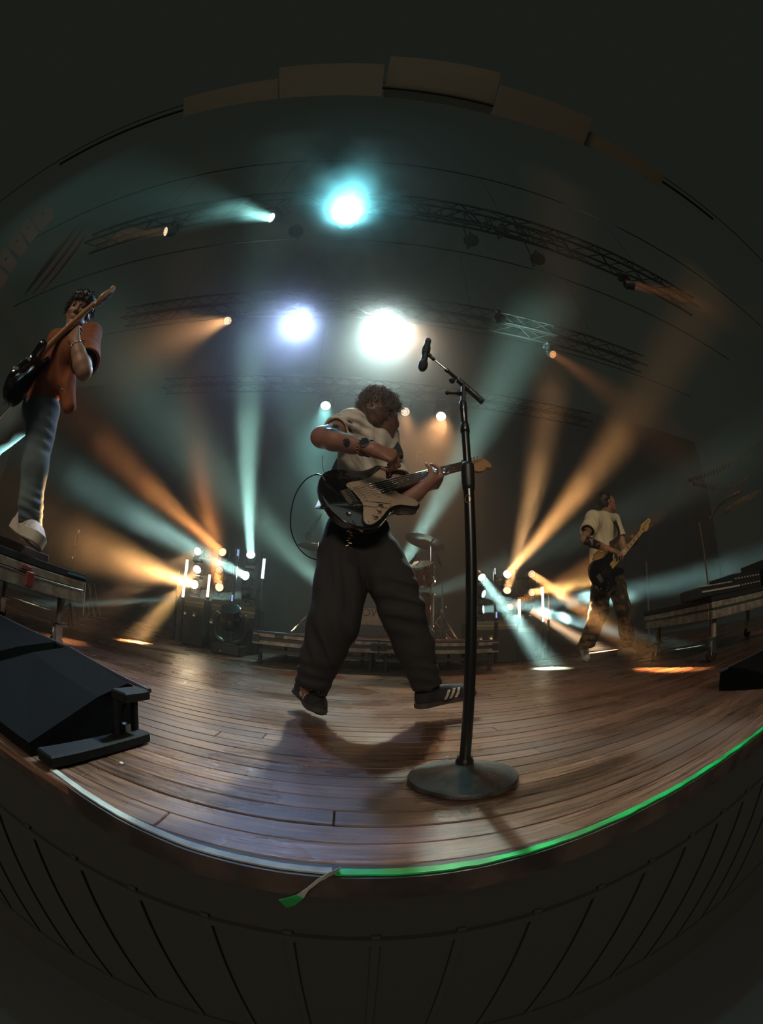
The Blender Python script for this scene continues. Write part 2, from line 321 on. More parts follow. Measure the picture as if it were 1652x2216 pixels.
# ------------------------------------------------------------------ stage lamps: each has a body, a lens of LED cells and its own beam
def lens_mat(col, s):
    k = 'lens %.2f %.2f %.2f %.1f' % (*col, s)
    if k not in MT:
        m = bpy.data.materials.new(k); m.use_nodes = True; nt = m.node_tree; nt.nodes.clear()
        e = nt.nodes.new('ShaderNodeEmission'); e.inputs[0].default_value = (*col, 1); e.inputs[1].default_value = s
        o = nt.nodes.new('ShaderNodeOutputMaterial'); nt.links.new(e.outputs[0], o.inputs[0]); m.cycles.emission_sampling = 'FRONT'; MT[k] = m
    return MT[k]
WARM, CYAN, BLUE, COOL, AMB = (1, .50, .20), (.35, .95, .90), (.42, .58, 1.0), (.74, 1.0, .93), (1, .36, .10)
TR = {}; ZR = 5.55; TOPG = 'lamps hanging on the overhead trusses'; BG = 'floor lamps behind the drum riser'
def lamp(pos, target, col, lens, power, spread, label, group, r=.075, cells=True, body='wash', lens_col=None, mount=None, hotr=None):
    """moving-head lamp: lens centre at pos, aimed at target; beam = disk light of the lens's own size"""
    power *= {TOPG: .045, BG: .38}.get(group, .95); lens = (1.1 + (lens - 1) * .12) if group == TOPG else (.85 + (lens - 1) * .4)
    pos = np.asarray(pos, float); d = nz(np.asarray(target, float) - pos); F = frame(d)
    t = empty('stage_lamp', label, 'lamp', tuple(pos), group, F)
    h = MB(); h.lathe([(r * .55, -r * 2.1), (r * .95, -r * 1.9), (r * 1.12, -r * 1.2), (r * 1.15, -.01), (r * 1.15, .006), (r * 1.02, .008), (r * 1.0, -.004), (0.001, -.004)], n=20, caps=False)
    h.build('head', black_metal, t, smooth='auto')
    # yoke and base, vertical in the world, expressed in the lamp's own frame
    up = np.array([0, 0, 1. if mount != 'top' else -1.]); lu = F.T @ (up * -1)       # direction towards the base
    side = nz(np.cross(lu, [0, 0, 1.])) if abs(lu[2]) < .98 else np.array([1., 0, 0]); yk = MB(); piv = np.array([0, 0, -r * 1.1])
    for s_ in (-1, 1): yk.tube([piv + side * s_ * r * 1.12, piv + side * s_ * r * 1.4, piv + side * s_ * r * 1.4 + lu * r * 1.7, piv + side * s_ * r * .5 + lu * r * 2.1], r * .16, 6)
    yk.build('yoke', black_metal, t, smooth='auto')
    B = np.stack([side, np.cross(lu, side), lu], 1); MB().box(piv + lu * r * 2.5, (r * 2.3, r * 2.3, r * .9), B, bev=.01).build('base', black_metal, t)
    if mount == 'top':                 # hook clamp up to the truss's lower chords
        wp = pos + F @ (piv + lu * r * 2.6); zt_ = ZR + .62 - .15; q2 = np.array([wp[0], pos[1] + (.15 if wp[1] > pos[1] else -.15), zt_])
        MB().tube([F.T @ (wp - pos), F.T @ (q2 - pos)], .012, 8).build('hook_clamp', black_metal, t, smooth='auto')
    if group == BG and pos[2] > .8:      # floor stand
        wp = pos + F @ (piv + lu * r * 2.9); MB().tube([F.T @ (wp - pos), F.T @ (np.array([wp[0], wp[1], .02]) - pos)], .02, 10).build('floor_stand', black_metal, t, smooth='auto')
        MB().box(F.T @ (np.array([wp[0], wp[1], .012]) - pos), (.36, .36, .02), F.T).build('base_plate', black_metal, t)
    lc = lens_col or col; lm = lens_mat(lc, lens)
    if cells:
        bk = MB().lathe([(.001, .0005), (r * 1.0, .0005), (r * 1.0, .002), (.001, .002)], n=20, caps=False); bk.build('lens', lens_mat(lc, lens * .22), t)
        cm = MB(); pts = [(0, 0)] + [(r * .36 * math.cos(a), r * .36 * math.sin(a)) for a in np.arange(6) * PI / 3] + [(r * .74 * math.cos(a), r * .74 * math.sin(a)) for a in np.arange(12) * PI / 6]
        for x_, y_ in pts: cm.lathe([(r * .155, .0025), (r * .14, .006), (.0005, .007)], (x_, y_, 0), n=8, caps=False)
        cm.build('led_cells', lm, t)
    else:
        MB().lathe([(.0005, .012), (r * .5, .010), (r * .9, .003), (r * 1.0, .001)], n=24, caps=False).build('lens', lm, t, smooth=True)
    if power > 0:
        ld = bpy.data.lights.new('beam', 'AREA'); ld.shape = 'DISK'; ld.size = 2 * r * .93 if hotr is None else hotr; ld.spread = math.radians(spread); ld.energy = power; ld.color = col
        lo = bpy.data.objects.new('beam', ld); COL.objects.link(lo); lo.parent = t; lo.location = (0, 0, .016); lo.rotation_euler = (PI, 0, 0)   # area lights shine along -Z
    return t
# rigs. Overhead truss rows hang at z = 5.7; each fixture is placed on its own truss
ZR = 5.55
def on(px, py, Z=ZR): return G(px, py, Z)
def fl_at(px, py): return G(px, py, 0)
TOPG = 'lamps hanging on the overhead trusses'
lamp(on(750, 470), (.1, -1.5, 2.6), (.20, .82, .95), 60, 1100, 84, 'big cyan wash lamp at the top centre shining into the camera', TOPG, r=.13, mount='top', lens_col=(.6, 1, 1), cells=False)
lamp(on(588, 471), at(380, 432, 1.6), CYAN, 12, 1600, 38, 'cool white lamp whose smoky beam goes left, beside the big cyan lamp', TOPG, r=.085, mount='top', lens_col=(.8, 1, 1))
lamp(on(359, 501), at(240, 512, 2.0), WARM, 3.0, 90, 20, 'small amber lamp high on the left, farthest left of all', TOPG, r=.085, mount='top', lens_col=(1, .72, .42))
lamp(on(1370, 617), at(1475, 642, 2.2), AMB, 4.0, 190, 22, 'amber lamp high on the far right with a short orange beam', TOPG, r=.085, mount='top', lens_col=(1, .78, .48))
lamp(on(655, 695), (-.9, 1.2, .8), BLUE, 60, 290, 34, 'bright blue-white lamp left of centre above the singer', TOPG, r=.12, mount='top', lens_col=(.75, .9, 1), cells=False)
lamp(on(840, 705), (-.25, 1.05, .2), COOL, 60, 430, 30, 'brightest white lamp right above the singer', TOPG, r=.13, mount='top', lens_col=(.85, 1, 1), cells=False)
lamp(on(874, 711), (.9, 1.1, 0), (1, .58, .32), 40, 60, 28, 'warm white lamp close beside the brightest lamp', TOPG, r=.085, mount='top', lens_col=(1, .9, .8), cells=False)
lamp(on(493, 694), at(340, 745, 3.0), WARM, 3.5, 130, 20, 'small amber lamp to the left of the bright blue-white lamp', TOPG, r=.085, mount='top', lens_col=(1, .72, .45))
lamp(on(1197, 767), at(1290, 830, 4.0), AMB, 2.2, 50, 16, 'dim orange lamp between microphone and the far right lamp', TOPG, r=.085, mount='top', lens_col=(1, .45, .18))
lamp(on(705, 878), at(690, 1040, 6.0), CYAN, 14, 260, 34, 'small cyan-white lamp just left of the singer\'s head', TOPG, r=.12, mount='top', lens_col=(.85, 1, 1), cells=False)
lamp(on(955, 901), at(930, 1020, 6.0), WARM, 14, 230, 36, 'warm white lamp between the singer and the microphone stand', TOPG, r=.12, mount='top', lens_col=(1, .93, .82), cells=False)
lamp(on(877, 891), at(880, 980, 6.2), WARM, 3.5, 60, 26, 'small warm lamp right against the singer\'s face', TOPG, r=.12, mount='top', lens_col=(1, .80, .62))
# lamps on the two upstage towers and behind the drums
YT = 5.0
LG, RG = 'lamps on the left towers', 'lamps on the right towers'
def tl_(px, py, tgt, col, lens, power, spread, lab, g, lens_col, cells=False, r=.058): return lamp(at(px, py, YT), tgt, col, lens, power, spread, lab, g, r=r, lens_col=lens_col, cells=cells)
PALE_W, PALE_C = (1, .70, .44), (.66, .95, 1)
tl_(543, 1201, at(540, 860, 2.6), (.45, .92, .78), 40, 24, 7, 'top cyan lamp of the left tower group, beam straight up', LG, PALE_C)
tl_(532, 1246, at(90, 985, 1.7), (.50, .90, .82), 40, 30, 8, 'middle cyan lamp of the left tower group, long beam up left', LG, PALE_C)
tl_(524, 1287, G(90, 1314), (.5, .9, .8), 3, 10, 4, 'cyan lamp, bottom of the right column of the left tower group', LG, PALE_C)
tl_(482, 1195, at(200, 930, 1.9), AMB, 2.2, 12, 7, 'amber lamp, top of the middle column of the left tower group, beam up left', LG, PALE_W)
tl_(475, 1234, at(420, 930, 2.6), AMB, 1.2, 4, 8, 'dim amber lamp, middle of the middle column of the left tower group', LG, (1, .62, .38), True)
tl_(475, 1271, at(455, 1150, 3.0), AMB, 2.2, 2.5, 7, 'amber lamp, bottom of the middle column of the left tower group', LG, PALE_W)
tl_(428, 1193, at(310, 1260, 3.4), WARM, 2.2, 2.5, 7, 'pale amber lamp, top of the left column of the left tower group', LG, PALE_W)
tl_(427, 1232, G(292, 1388), (1, .52, .18), 190, 22, 9, 'warm lamp of the left tower group with its beam down to the boards', LG, (1, .76, .48))
tl_(421, 1265, at(150, 1165, 2.0), (1, .50, .17), 190, 26, 10, 'lowest warm lamp of the left tower group, wide orange beam to the left', LG, (1, .76, .48))
tl_(1043, 1249, G(1190, 1446), (.50, .92, .80), 4, 26, 8, 'top cyan lamp of the right tower group, beam down to the boards', RG, PALE_C)
tl_(1047, 1285, G(1480, 1404), (.5, .92, .88), 2.5, 14, 3, 'cyan lamp, middle of the left column of the right tower group', RG, PALE_C)
tl_(1046, 1319, at(1330, 1285, 3.9), (.5, .92, .86), 6, 22, 8, 'lowest cyan lamp of the right tower group, level beam right', RG, PALE_C)
tl_(1098, 1243, at(1330, 960, 2.2), (1, .48, .16), 60, 30, 8, 'warm lamp of the right tower group with a broad orange beam up right', RG, (1, .74, .44))
tl_(1098, 1278, at(1175, 960, 2.6), (1, .52, .20), 2.4, 14, 7, 'amber lamp of the right tower group with a narrow beam up', RG, PALE_W)
tl_(1104, 1313, at(1290, 1215, 3.0), AMB, 1.2, 6, 4, 'dim amber lamp, bottom of the middle column of the right tower group', RG, (1, .72, .5), True)
tl_(1151, 1242, G(1440, 1447), (1, .45, .14), 1.8, 9, 5, 'pale amber lamp, top of the right column of the right tower group', RG, PALE_W, True)
tl_(1151, 1282, at(1420, 1225, 2.4), (1, .52, .16), 1.8, 16, 6, 'amber lamp of the right tower group with a level smoky beam to the right', RG, (1, .72, .45), True)
tl_(1148, 1319, G(1300, 1410), (1, .66, .38), 160, 75, 10, 'brightest warm lamp, bottom of the right column of the right tower group', RG, (1, .80, .55))
BG = 'floor lamps behind the drum riser'
lamp(at(738, 1300, 6.1), at(560, 1125, 4.6), (.50, .95, .80), 8, 60, 16, 'cyan floor lamp behind the drums on the left, hidden by the singer\'s leg', BG, r=.10, lens_col=PALE_C, cells=False)
lamp(at(742, 1235, 6.3), at(680, 1020, 6.0), (.42, .95, .82), 8, 70, 22, 'cyan lamp behind the singer\'s hip aimed up left', BG, r=.10, lens_col=PALE_C, cells=False)
lamp(at(862, 1240, 6.3), at(985, 1020, 5.7), (.55, 1.0, .86), 14, 150, 17, 'brightest cyan lamp behind the drum kit aimed up right', BG, r=.10, lens_col=PALE_C, cells=False)
lamp(at(882, 1300, 6.1), at(1180, 1190, 4.9), (.62, .95, .78), 6, 18, 12, 'pale green lamp behind the drum kit aimed right', BG, r=.10, lens_col=PALE_C, cells=False)

# front-of-house wash from the balcony, outside the picture: dim warm light on everything that faces the hall
ld = bpy.data.lights.new('front_of_house', 'AREA'); ld.shape = 'RECTANGLE'; ld.size = 4.0; ld.size_y = 1.2; ld.energy = 330; ld.color = (1, .80, .62)
foh = bpy.data.objects.new('front_of_house', ld); COL.objects.link(foh); foh.location = (-1.5, -9, 5.0); foh.rotation_euler = Vector((1.5, 10.5, -4.2)).to_track_quat('-Z', 'Y').to_euler()

ld = bpy.data.lights.new('added_fill', 'AREA'); ld.shape = 'RECTANGLE'; ld.size = 14; ld.size_y = 6; ld.energy = 115; ld.color = (.92, 1, .86)  # added fill behind the camera, lifts the darkest tones; no lamp of the hall
fill_o = bpy.data.objects.new('added_fill', ld); COL.objects.link(fill_o); fill_o.location = (0, -10, 11); fill_o.rotation_euler = Vector((0, 13, -10)).to_track_quat('-Z', 'Y').to_euler()

# trusses
truss_m = M_('dull black truss pipe', (.012, .0125, .012), .6, 0, .2)
def truss(y, z, x0, x1, label, step=.42, w_=.30):
    t = empty('lighting_truss', label, 'truss', (0, y, z), 'overhead lighting trusses')
    for a in (-w_ / 2, w_ / 2):
        for b in (-w_ / 2, w_ / 2): MB().tube([(x0, a, b), (x1, a, b)], .024, 8).build('chord', truss_m, t, smooth='auto')
    k = int((x1 - x0) / step); me = None
    for i in range(k):
        X = x0 + i * step; s = 1 if i % 2 else -1
        b = MB()
        for a in (-w_ / 2, w_ / 2): b.tube([(0, a, s * w_ / 2), (step, a, -s * w_ / 2)], .011, 5)
        for b_ in (-w_ / 2, w_ / 2): b.tube([(0, s * w_ / 2, b_), (step, -s * w_ / 2, b_)], .011, 5)
        o = b.build('lacing', truss_m, t); o.location = (X, 0, 0)
    return t
yA, yB, yC = on(750, 470)[1], on(840, 705)[1], on(705, 878)[1]
truss(yA, ZR + .62, -5.5, 6.5, 'overhead truss nearest to the audience carrying the big cyan lamp')
truss(yB, ZR + .62, -5.5, 6.5, 'middle overhead truss carrying the two brightest lamps')
truss(yC, ZR + .62, -5.5, 6.5, 'rearmost overhead truss with three small lamps')

# roof steel and motor chains that carry the trusses and the panel pipe
def roof(yy, z, zc, xs_, lab):
    t = empty('roof_beam', lab, 'beam', (0, yy, z), 'roof beams above the trusses')
    MB().box((0, 0, 0), (26, .025, .03)).build('steel', truss_m, t)
    for x_ in xs_: MB().tube([(x_, 0, 0), (x_, 0, zc - z)], .005, 6).build('chain', truss_m, t)
roof(yA, 8.8, ZR + .77, (-4, -1.8, 2, 5), 'thin dark roof beam above the front truss with its chains'); roof(yB, 8.8, ZR + .77, (-4, -1.2, 2, 5), 'thin dark roof beam above the middle truss with its chains')
roof(yC, 8.8, ZR + .77, (-4, -1.2, 2, 5), 'thin dark roof beam above the rear truss with its chains')
# ------------------------------------------------------------------ sculpting with distance fields -> one smooth mesh
class Clay:
    def __init__(s, lo, hi, h):
        s.h = h; s.lo = np.asarray(lo, float); s.n = np.ceil((np.asarray(hi) - s.lo) / h).astype(int) + 1
        s.f = np.full(tuple(s.n), .08, np.float32)
        s.ax = [s.lo[i] + h * np.arange(s.n[i]) for i in range(3)]
    def sub(s, lo, hi, m):
        a = np.maximum(((np.asarray(lo) - m - s.lo) / s.h).astype(int), 0); b = np.minimum(((np.asarray(hi) + m - s.lo) / s.h).astype(int) + 2, s.n)
        if (b <= a).any(): return None, None
        sl = tuple(slice(i, j) for i, j in zip(a, b)); X = np.meshgrid(*[s.ax[i][sl[i]] for i in range(3)], indexing='ij', sparse=False)
        return sl, np.stack(X, -1).astype(np.float32)
    def put(s, sl, d, k, op='+'):
        f = s.f[sl]
        if op == '-': d = -d; g = np.maximum(k - np.abs(f - d), 0) / max(k, 1e-6); s.f[sl] = np.maximum(f, d) + g * g * k / 4
        elif op == '&': s.f[sl] = np.maximum(f, d)
        else: g = np.maximum(k - np.abs(f - d), 0) / max(k, 1e-6); s.f[sl] = np.minimum(f, d) - g * g * k / 4
    def cap(s, a, b, ra, rb, k=.02, flat=None, op='+'):
        a, b = np.asarray(a, np.float32), np.asarray(b, np.float32); m = max(ra, rb) * (1.0) + k + .03
        sl, P = s.sub(np.minimum(a, b), np.maximum(a, b), m)
        if sl is None: return s
        ab = b - a; q = P - a; t = np.clip(q @ ab / (ab @ ab + 1e-12), 0, 1); q = q - t[..., None] * ab
        if flat is not None:
            n = nz(flat[0]).astype(np.float32); q = q + (flat[1] - 1) * (q @ n)[..., None] * n
        d = np.sqrt((q ** 2).sum(-1)) - (ra + (rb - ra) * t)
        s.put(sl, d, k, op); return s
    def chain(s, pts, rs, k=.02, flat=None, op='+'):
        for i in range(len(pts) - 1): s.cap(pts[i], pts[i + 1], rs[i], rs[i + 1], k, flat, op)
        return s
    def ell(s, c, r, R=None, k=.02, op='+'):
        c = np.asarray(c, np.float32); r = np.asarray(r, np.float32); m = float(r.max()) + k + .02
        sl, P = s.sub(c, c, m)
        if sl is None: return s
        q = P - c
        if R is not None: q = q @ np.asarray(R, np.float32)
        q1 = q / r; l = np.sqrt((q1 ** 2).sum(-1)) + 1e-6; l2 = np.sqrt(((q1 / r) ** 2).sum(-1)) + 1e-6
        s.put(sl, l * (l - 1) / l2, k, op); return s
    def cut(s, c, n, lo=None, hi=None):      # remove everything on the n side of a plane (inside a box)
        n = nz(n).astype(np.float32)
        if lo is None: lo, hi = s.lo, s.lo + s.h * s.n
        sl, P = s.sub(lo, hi, 0)
        if sl is None: return s
        s.put(sl, (P - np.asarray(c, np.float32)) @ n, 0, '&'); return s
    def cutcap(s, c, n, a, rad):               # plane cut limited to a ball around a
        n = nz(n).astype(np.float32); a = np.asarray(a, np.float32); sl, P = s.sub(a, a, rad)
        if sl is None: return s
        d = (P - np.asarray(c, np.float32)) @ n; q = np.sqrt(((P - a) ** 2).sum(-1)); d = np.where(q < rad, d, -1); s.put(sl, d, 0, '&'); return s
    def rough(s, amp, freq, seed=0, stretch=(1, 1, 1), where=None):
        st = 1 if where is None else 0
        sl = tuple(slice(0, n) for n in s.n); X = np.meshgrid(*s.ax, indexing='ij', sparse=True)
        rs = np.random.RandomState(seed); X = [x.astype(np.float32) * freq * q for x, q in zip(X, stretch)]
        a = rs.uniform(0, 6, 12)
        wx = X[0] + .9 * np.sin(X[1] * .7 + X[2] * .5 + a[0]); wy = X[1] + .9 * np.sin(X[2] * .8 + X[0] * .6 + a[1]); wz = X[2] + .9 * np.sin(X[0] * .7 - X[1] * .5 + a[2])
        d = np.sin(wx + a[3]) * np.sin(wy + a[4]) + .7 * np.sin(wy * 1.7 + wz * .8 + a[5]) * np.sin(wz * 1.3 + a[6]) + .5 * np.sin(wx * 2.3 + wz * 1.4 + a[7])
        if where is not None: d = d * where(*np.meshgrid(*s.ax, indexing='ij', sparse=True))
        s.f += (amp * d).astype(np.float32); return s
    def folds(s, c, along, across, wl, amp, rad, sharp=2., ph=0., bend=0.):   # crease bundle near c; creases run along `along`
        c = np.asarray(c, np.float32); sl, P = s.sub(c, c, rad * 1.6)
        if sl is None: return s
        q = P - c; u = q @ nz(across).astype(np.float32); v = q @ nz(along).astype(np.float32); w_ = np.exp(-((q ** 2).sum(-1)) / (rad * rad) * 1.2)
        sn = np.sin((u + bend * v * v / rad) * 2 * PI / wl + ph + 1.3 * np.sin(v * 2.1 / rad)); s.f[sl] += (amp * w_ * np.sign(sn) * np.abs(sn) ** (1 / sharp)).astype(np.float32) * -1; return s
    def mesh(s, name, m, parent=None, smooth=1, lowres=None):
        f = s.f.copy(); f[0] = f[-1] = .05; f[:, 0] = f[:, -1] = .05; f[:, :, 0] = f[:, :, -1] = .05
        ins = f < 0; nx, ny, nzz = f.shape
        c = np.zeros((nx - 1, ny - 1, nzz - 1), np.uint8)
        for i in (0, 1):
            for j in (0, 1):
                for k in (0, 1): c += ins[i:nx - 1 + i, j:ny - 1 + j, k:nzz - 1 + k]
        act = (c > 0) & (c < 8); I = np.argwhere(act); idx = np.full(act.shape, -1, np.int64); idx[tuple(I.T)] = np.arange(len(I))
        acc = np.zeros((len(I), 3)); cnt = np.zeros(len(I))
        cor = {}
        for i in (0, 1):
            for j in (0, 1):
                for k in (0, 1): cor[i, j, k] = f[I[:, 0] + i, I[:, 1] + j, I[:, 2] + k]
        for a in range(3):
            for u in (0, 1):
                for v in (0, 1):
                    p = [0, 0, 0]; o = [x for x in range(3) if x != a]; p[o[0]] = u; p[o[1]] = v; q = list(p); q[a] = 1
                    fa, fb = cor[tuple(p)], cor[tuple(q)]; cr = (fa < 0) != (fb < 0); t = np.where(cr, fa / np.where(cr, fa - fb, 1), 0)
                    pt = np.tile(np.array(p, float), (len(I), 1)); pt[:, a] = t; acc += pt * cr[:, None]; cnt += cr
        V = (I + acc / cnt[:, None]) * s.h + s.lo; F = []
        for a in range(3):
            o = [x for x in range(3) if x != a]; sl0 = [slice(1, -1)] * 3; sl0[a] = slice(0, -1); sl1 = [slice(1, -1)] * 3; sl1[a] = slice(1, None)
            A = ins[tuple(sl0)]; B = ins[tuple(sl1)]; E = np.argwhere(A != B)
            if not len(E): continue
            fl_ = A[tuple(E.T)]; E = E + 1; E[:, a] -= 1
            qs = []
            for du, dv in ((-1, -1), (0, -1), (0, 0), (-1, 0)):
                e = E.copy(); e[:, o[0]] += du; e[:, o[1]] += dv; qs.append(idx[tuple(e.T)])
            Q = np.stack(qs, 1)
            if a == 1: fl_ = ~fl_
            Q[~fl_] = Q[~fl_][:, ::-1]; F.append(Q)
        F = np.concatenate(F); F = F[(F >= 0).all(1)]
        for it in range(smooth):             # light Laplacian smoothing
            S = np.zeros_like(V); n_ = np.zeros(len(V))
            for i in range(4):
                np.add.at(S, F[:, i], V[F[:, (i + 1) % 4]]); np.add.at(n_, F[:, i], 1)
                np.add.at(S, F[:, i], V[F[:, (i - 1) % 4]]); np.add.at(n_, F[:, i], 1)
            V = V * .4 + .6 * S / n_[:, None]
        me = bpy.data.meshes.new(name); me.vertices.add(len(V)); me.vertices.foreach_set('co', V.astype(np.float32).ravel())
        me.loops.add(F.size); me.loops.foreach_set('vertex_index', F.ravel().astype(np.int32)); me.polygons.add(len(F))
        me.polygons.foreach_set('loop_start', np.arange(len(F), dtype=np.int32) * 4); me.polygons.foreach_set('loop_total', np.full(len(F), 4, np.int32))
        me.polygons.foreach_set('use_smooth', np.ones(len(F), bool)); me.materials.append(m); me.update(calc_edges=True); me.validate()
        o = bpy.data.objects.new(name, me); COL.objects.link(o)
        if parent is not None: o.parent = parent
        return o

def bbox(pts, m): P = np.array([p for p in pts]); return P.min(0) - m, P.max(0) + m

# ------------------------------------------------------------------ human pieces
def head_clay(c, F, sc=1.0, h=.0035, open_mouth=False, neck=None, neck_r=.055):
    """c: head centre (between the ears); F columns forward, left, up"""
    c = np.asarray(c, float); L = lambda x, y, z: c + F @ np.array([x, y, z]) * sc
    pts = [L(x, y, z) for x in (-.12, .14) for y in (-.1, .1) for z in (-.14, .14)] + ([neck] if neck is not None else [])
    lo, hi = bbox(pts, .03); K = Clay(lo, hi, h); E = lambda p, r, k=.02, op='+': K.ell(L(*p), np.array(r) * sc, F, k * sc, op)
    E((-.012, 0, .035), (.098, .076, .085), .02)             # cranium
    E((.035, 0, -.02), (.062, .060, .085), .03)              # face block
    K.cap(L(.055, 0, -.095), L(.02, 0, -.07), .024 * sc, .045 * sc, .03 * sc)     # chin, jaw
    for y in (-1, 1):
        K.cap(L(-.005, y * .052, -.045), L(.055, y * .018, -.098), .018 * sc, .018 * sc, .022 * sc)   # jaw line
        E((.066, y * .040, -.018), (.022, .022, .016), .022)   # cheekbone
        E((.096, y * .031, .012), (.020, .019, .013), .010, '-') # socket
        E((.079, y * .031, .009), (.0125, .0125, .0125), .004)    # eyeball under the lids
        K.cap(L(.088, y * .014, .030), L(.080, y * .046, .029), .0065 * sc, .006 * sc, .012 * sc)      # brow ridge
        # ear
        E((-.004, y * .076, -.005), (.019, .007, .031), .006); E((.003, y * .082, -.002), (.009, .006, .014), .004, '-')
        E((.0, y * .077, -.034), (.009, .006, .009), .006)
    K.cap(L(.092, 0, .018), L(.108, 0, -.022), .007 * sc, .0105 * sc, .010 * sc)  # nose bridge
    E((.104, 0, -.026), (.014, .012, .009), .006)
    for y in (-1, 1): E((.098, y * .012, -.029), (.009, .008, .007), .005)
    K.cap(L(.090, -.018, -.054), L(.090, .018, -.054), .006 * sc, .006 * sc, .009 * sc, flat=(F[:, 2], 1.2))
    K.cap(L(.088, -.014, -.065), L(.088, .014, -.065), .0065 * sc, .0065 * sc, .008 * sc)
    K.cap(L(.101, -.022, -.0595), L(.101, .022, -.0595), .0035 * sc, .0035 * sc, .004 * sc, op='-')
    E((.070, 0, -.096), (.022, .022, .016), .018)
    if neck is not None: K.cap(L(-.018, 0, -.055), neck, neck_r * .95, neck_r * 1.05, .03)
    return K
def eyes(c, F, parent, sc=1.0, socket_shade=None):
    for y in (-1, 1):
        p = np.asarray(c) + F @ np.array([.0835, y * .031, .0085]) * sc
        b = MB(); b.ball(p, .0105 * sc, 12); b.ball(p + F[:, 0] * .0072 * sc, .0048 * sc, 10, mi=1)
        b.build('eye', [M_('eye white', (.55, .52, .48), .25) if not socket_shade else M_('eye painted in socket shade', (.03, .018, .012), .4), M_('dark iris', (.03, .018, .012), .15)], parent, smooth=True)  # flag set: eyeballs coloured dark to stand for shade in the sockets
def finger(K, pts, r0=.0088, r1=.0068, k=.004):
    n = len(pts); rs = np.linspace(r0, r1, n); K.chain(pts, list(rs), k)
    return K
def hand_clay(K, wrist, F, curls, spread=.0, thumb=None, sc=1.0, wr=.026):
    """F columns: x along the palm (towards the fingers), y across (towards the thumb side), z = back of the hand"""
    w_ = np.asarray(wrist, float); L = lambda x, y, z: w_ + F @ np.array([x, y, z]) * sc
    K.cap(L(-.015, 0, 0), L(.02, 0, 0), wr, .027 * sc, .015, flat=(F[:, 2], 1.35))
    for y0, y1 in ((.010, .030), (0, .011), (-.008, -.009), (-.014, -.028)): K.cap(L(.018, y0, 0), L(.082 - abs(y1 - .008) * .25, y1, .003), .0155 * sc, .0115 * sc, .012)
    K.cap(L(.02, .014, -.006), L(.045, .030, -.012), .017 * sc, .014 * sc, .012)
    Ls = [(.043, .027, .021), (.048, .031, .023), (.044, .028, .021), (.034, .021, .018)]; ys = [.030, .011, -.009, -.028]
    for i in range(4):
        cu = curls[i]; p = L(.080 - abs(ys[i] - .008) * .25, ys[i], .003); a = 0; pts = [p]; sp = spread * (1.5 - i)
        for l, b in zip(Ls[i], cu):
            a += b; d = F @ np.array([math.cos(a) * math.cos(sp), math.sin(sp), -math.sin(a)]); p = p + d * l * sc; pts.append(p)
        finger(K, pts, .0092 * sc, .0070 * sc)
    th = thumb or [(.042, .040, -.014), (.066, .048, -.026), (.086, .044, -.034)]
    finger(K, [L(.022, .022, -.008)] + [L(*q) for q in th], .0125 * sc, .0085 * sc, .008)
    return K
# ------------------------------------------------------------------ electric guitar / bass
BODY_PTS = [(0, .0), (.006, -.05), (.03, -.108), (.075, -.150), (.13, -.161), (.185, -.142), (.232, -.116), (.275, -.115), (.32, -.136), (.352, -.145), (.374, -.134), (.378, -.112), (.362, -.088), (.336, -.066), (.318, -.044), (.315, -.030),
            (.330, .030), (.338, .046), (.358, .062), (.392, .082), (.424, .108), (.436, .133), (.424, .149), (.394, .150), (.345, .138), (.29, .121), (.24, .118), (.19, .135), (.13, .158), (.075, .153), (.03, .115), (.006, .055)]
GUARD_PTS = [(.128, .062), (.150, .068), (.20, .064), (.25, .070), (.300, .088), (.330, .098), (.340, .088), (.328, .060), (.315, .034), (.315, -.034), (.322, -.054), (.345, -.078), (.366, -.100), (.370, -.122), (.352, -.134),
             (.325, -.124), (.285, -.104), (.240, -.102), (.205, -.115), (.165, -.136), (.120, -.148), (.098, -.142), (.094, -.124), (.108, -.096), (.128, -.066), (.138, -.035), (.134, .02), (.124, .048)]
def inset(P, d):
    P = np.asarray(P); T = np.roll(P, -1, 0) - np.roll(P, 1, 0); T /= np.linalg.norm(T, axis=1)[:, None] + 1e-9
    return P + d * np.stack([-T[:, 1], T[:, 0]], 1) * s_area(P)
def s_area(P): x, y = P[:, 0], P[:, 1]; return np.sign((x * np.roll(y, -1) - y * np.roll(x, -1)).sum())
def slab(mb, P, z0, z1, bev, mi=0):
    L3 = lambda Q, z: np.column_stack([Q, np.full(len(Q), z)])
    A = [L3(inset(P, bev), z0), L3(inset(P, bev * .3), z0 + bev * .3), L3(P, z0 + bev), L3(P, z1 - bev), L3(inset(P, bev * .3), z1 - bev * .3), L3(inset(P, bev), z1)]
    if s_area(P) < 0: A = [a[::-1] for a in A]
    mb.poly(A, mi)
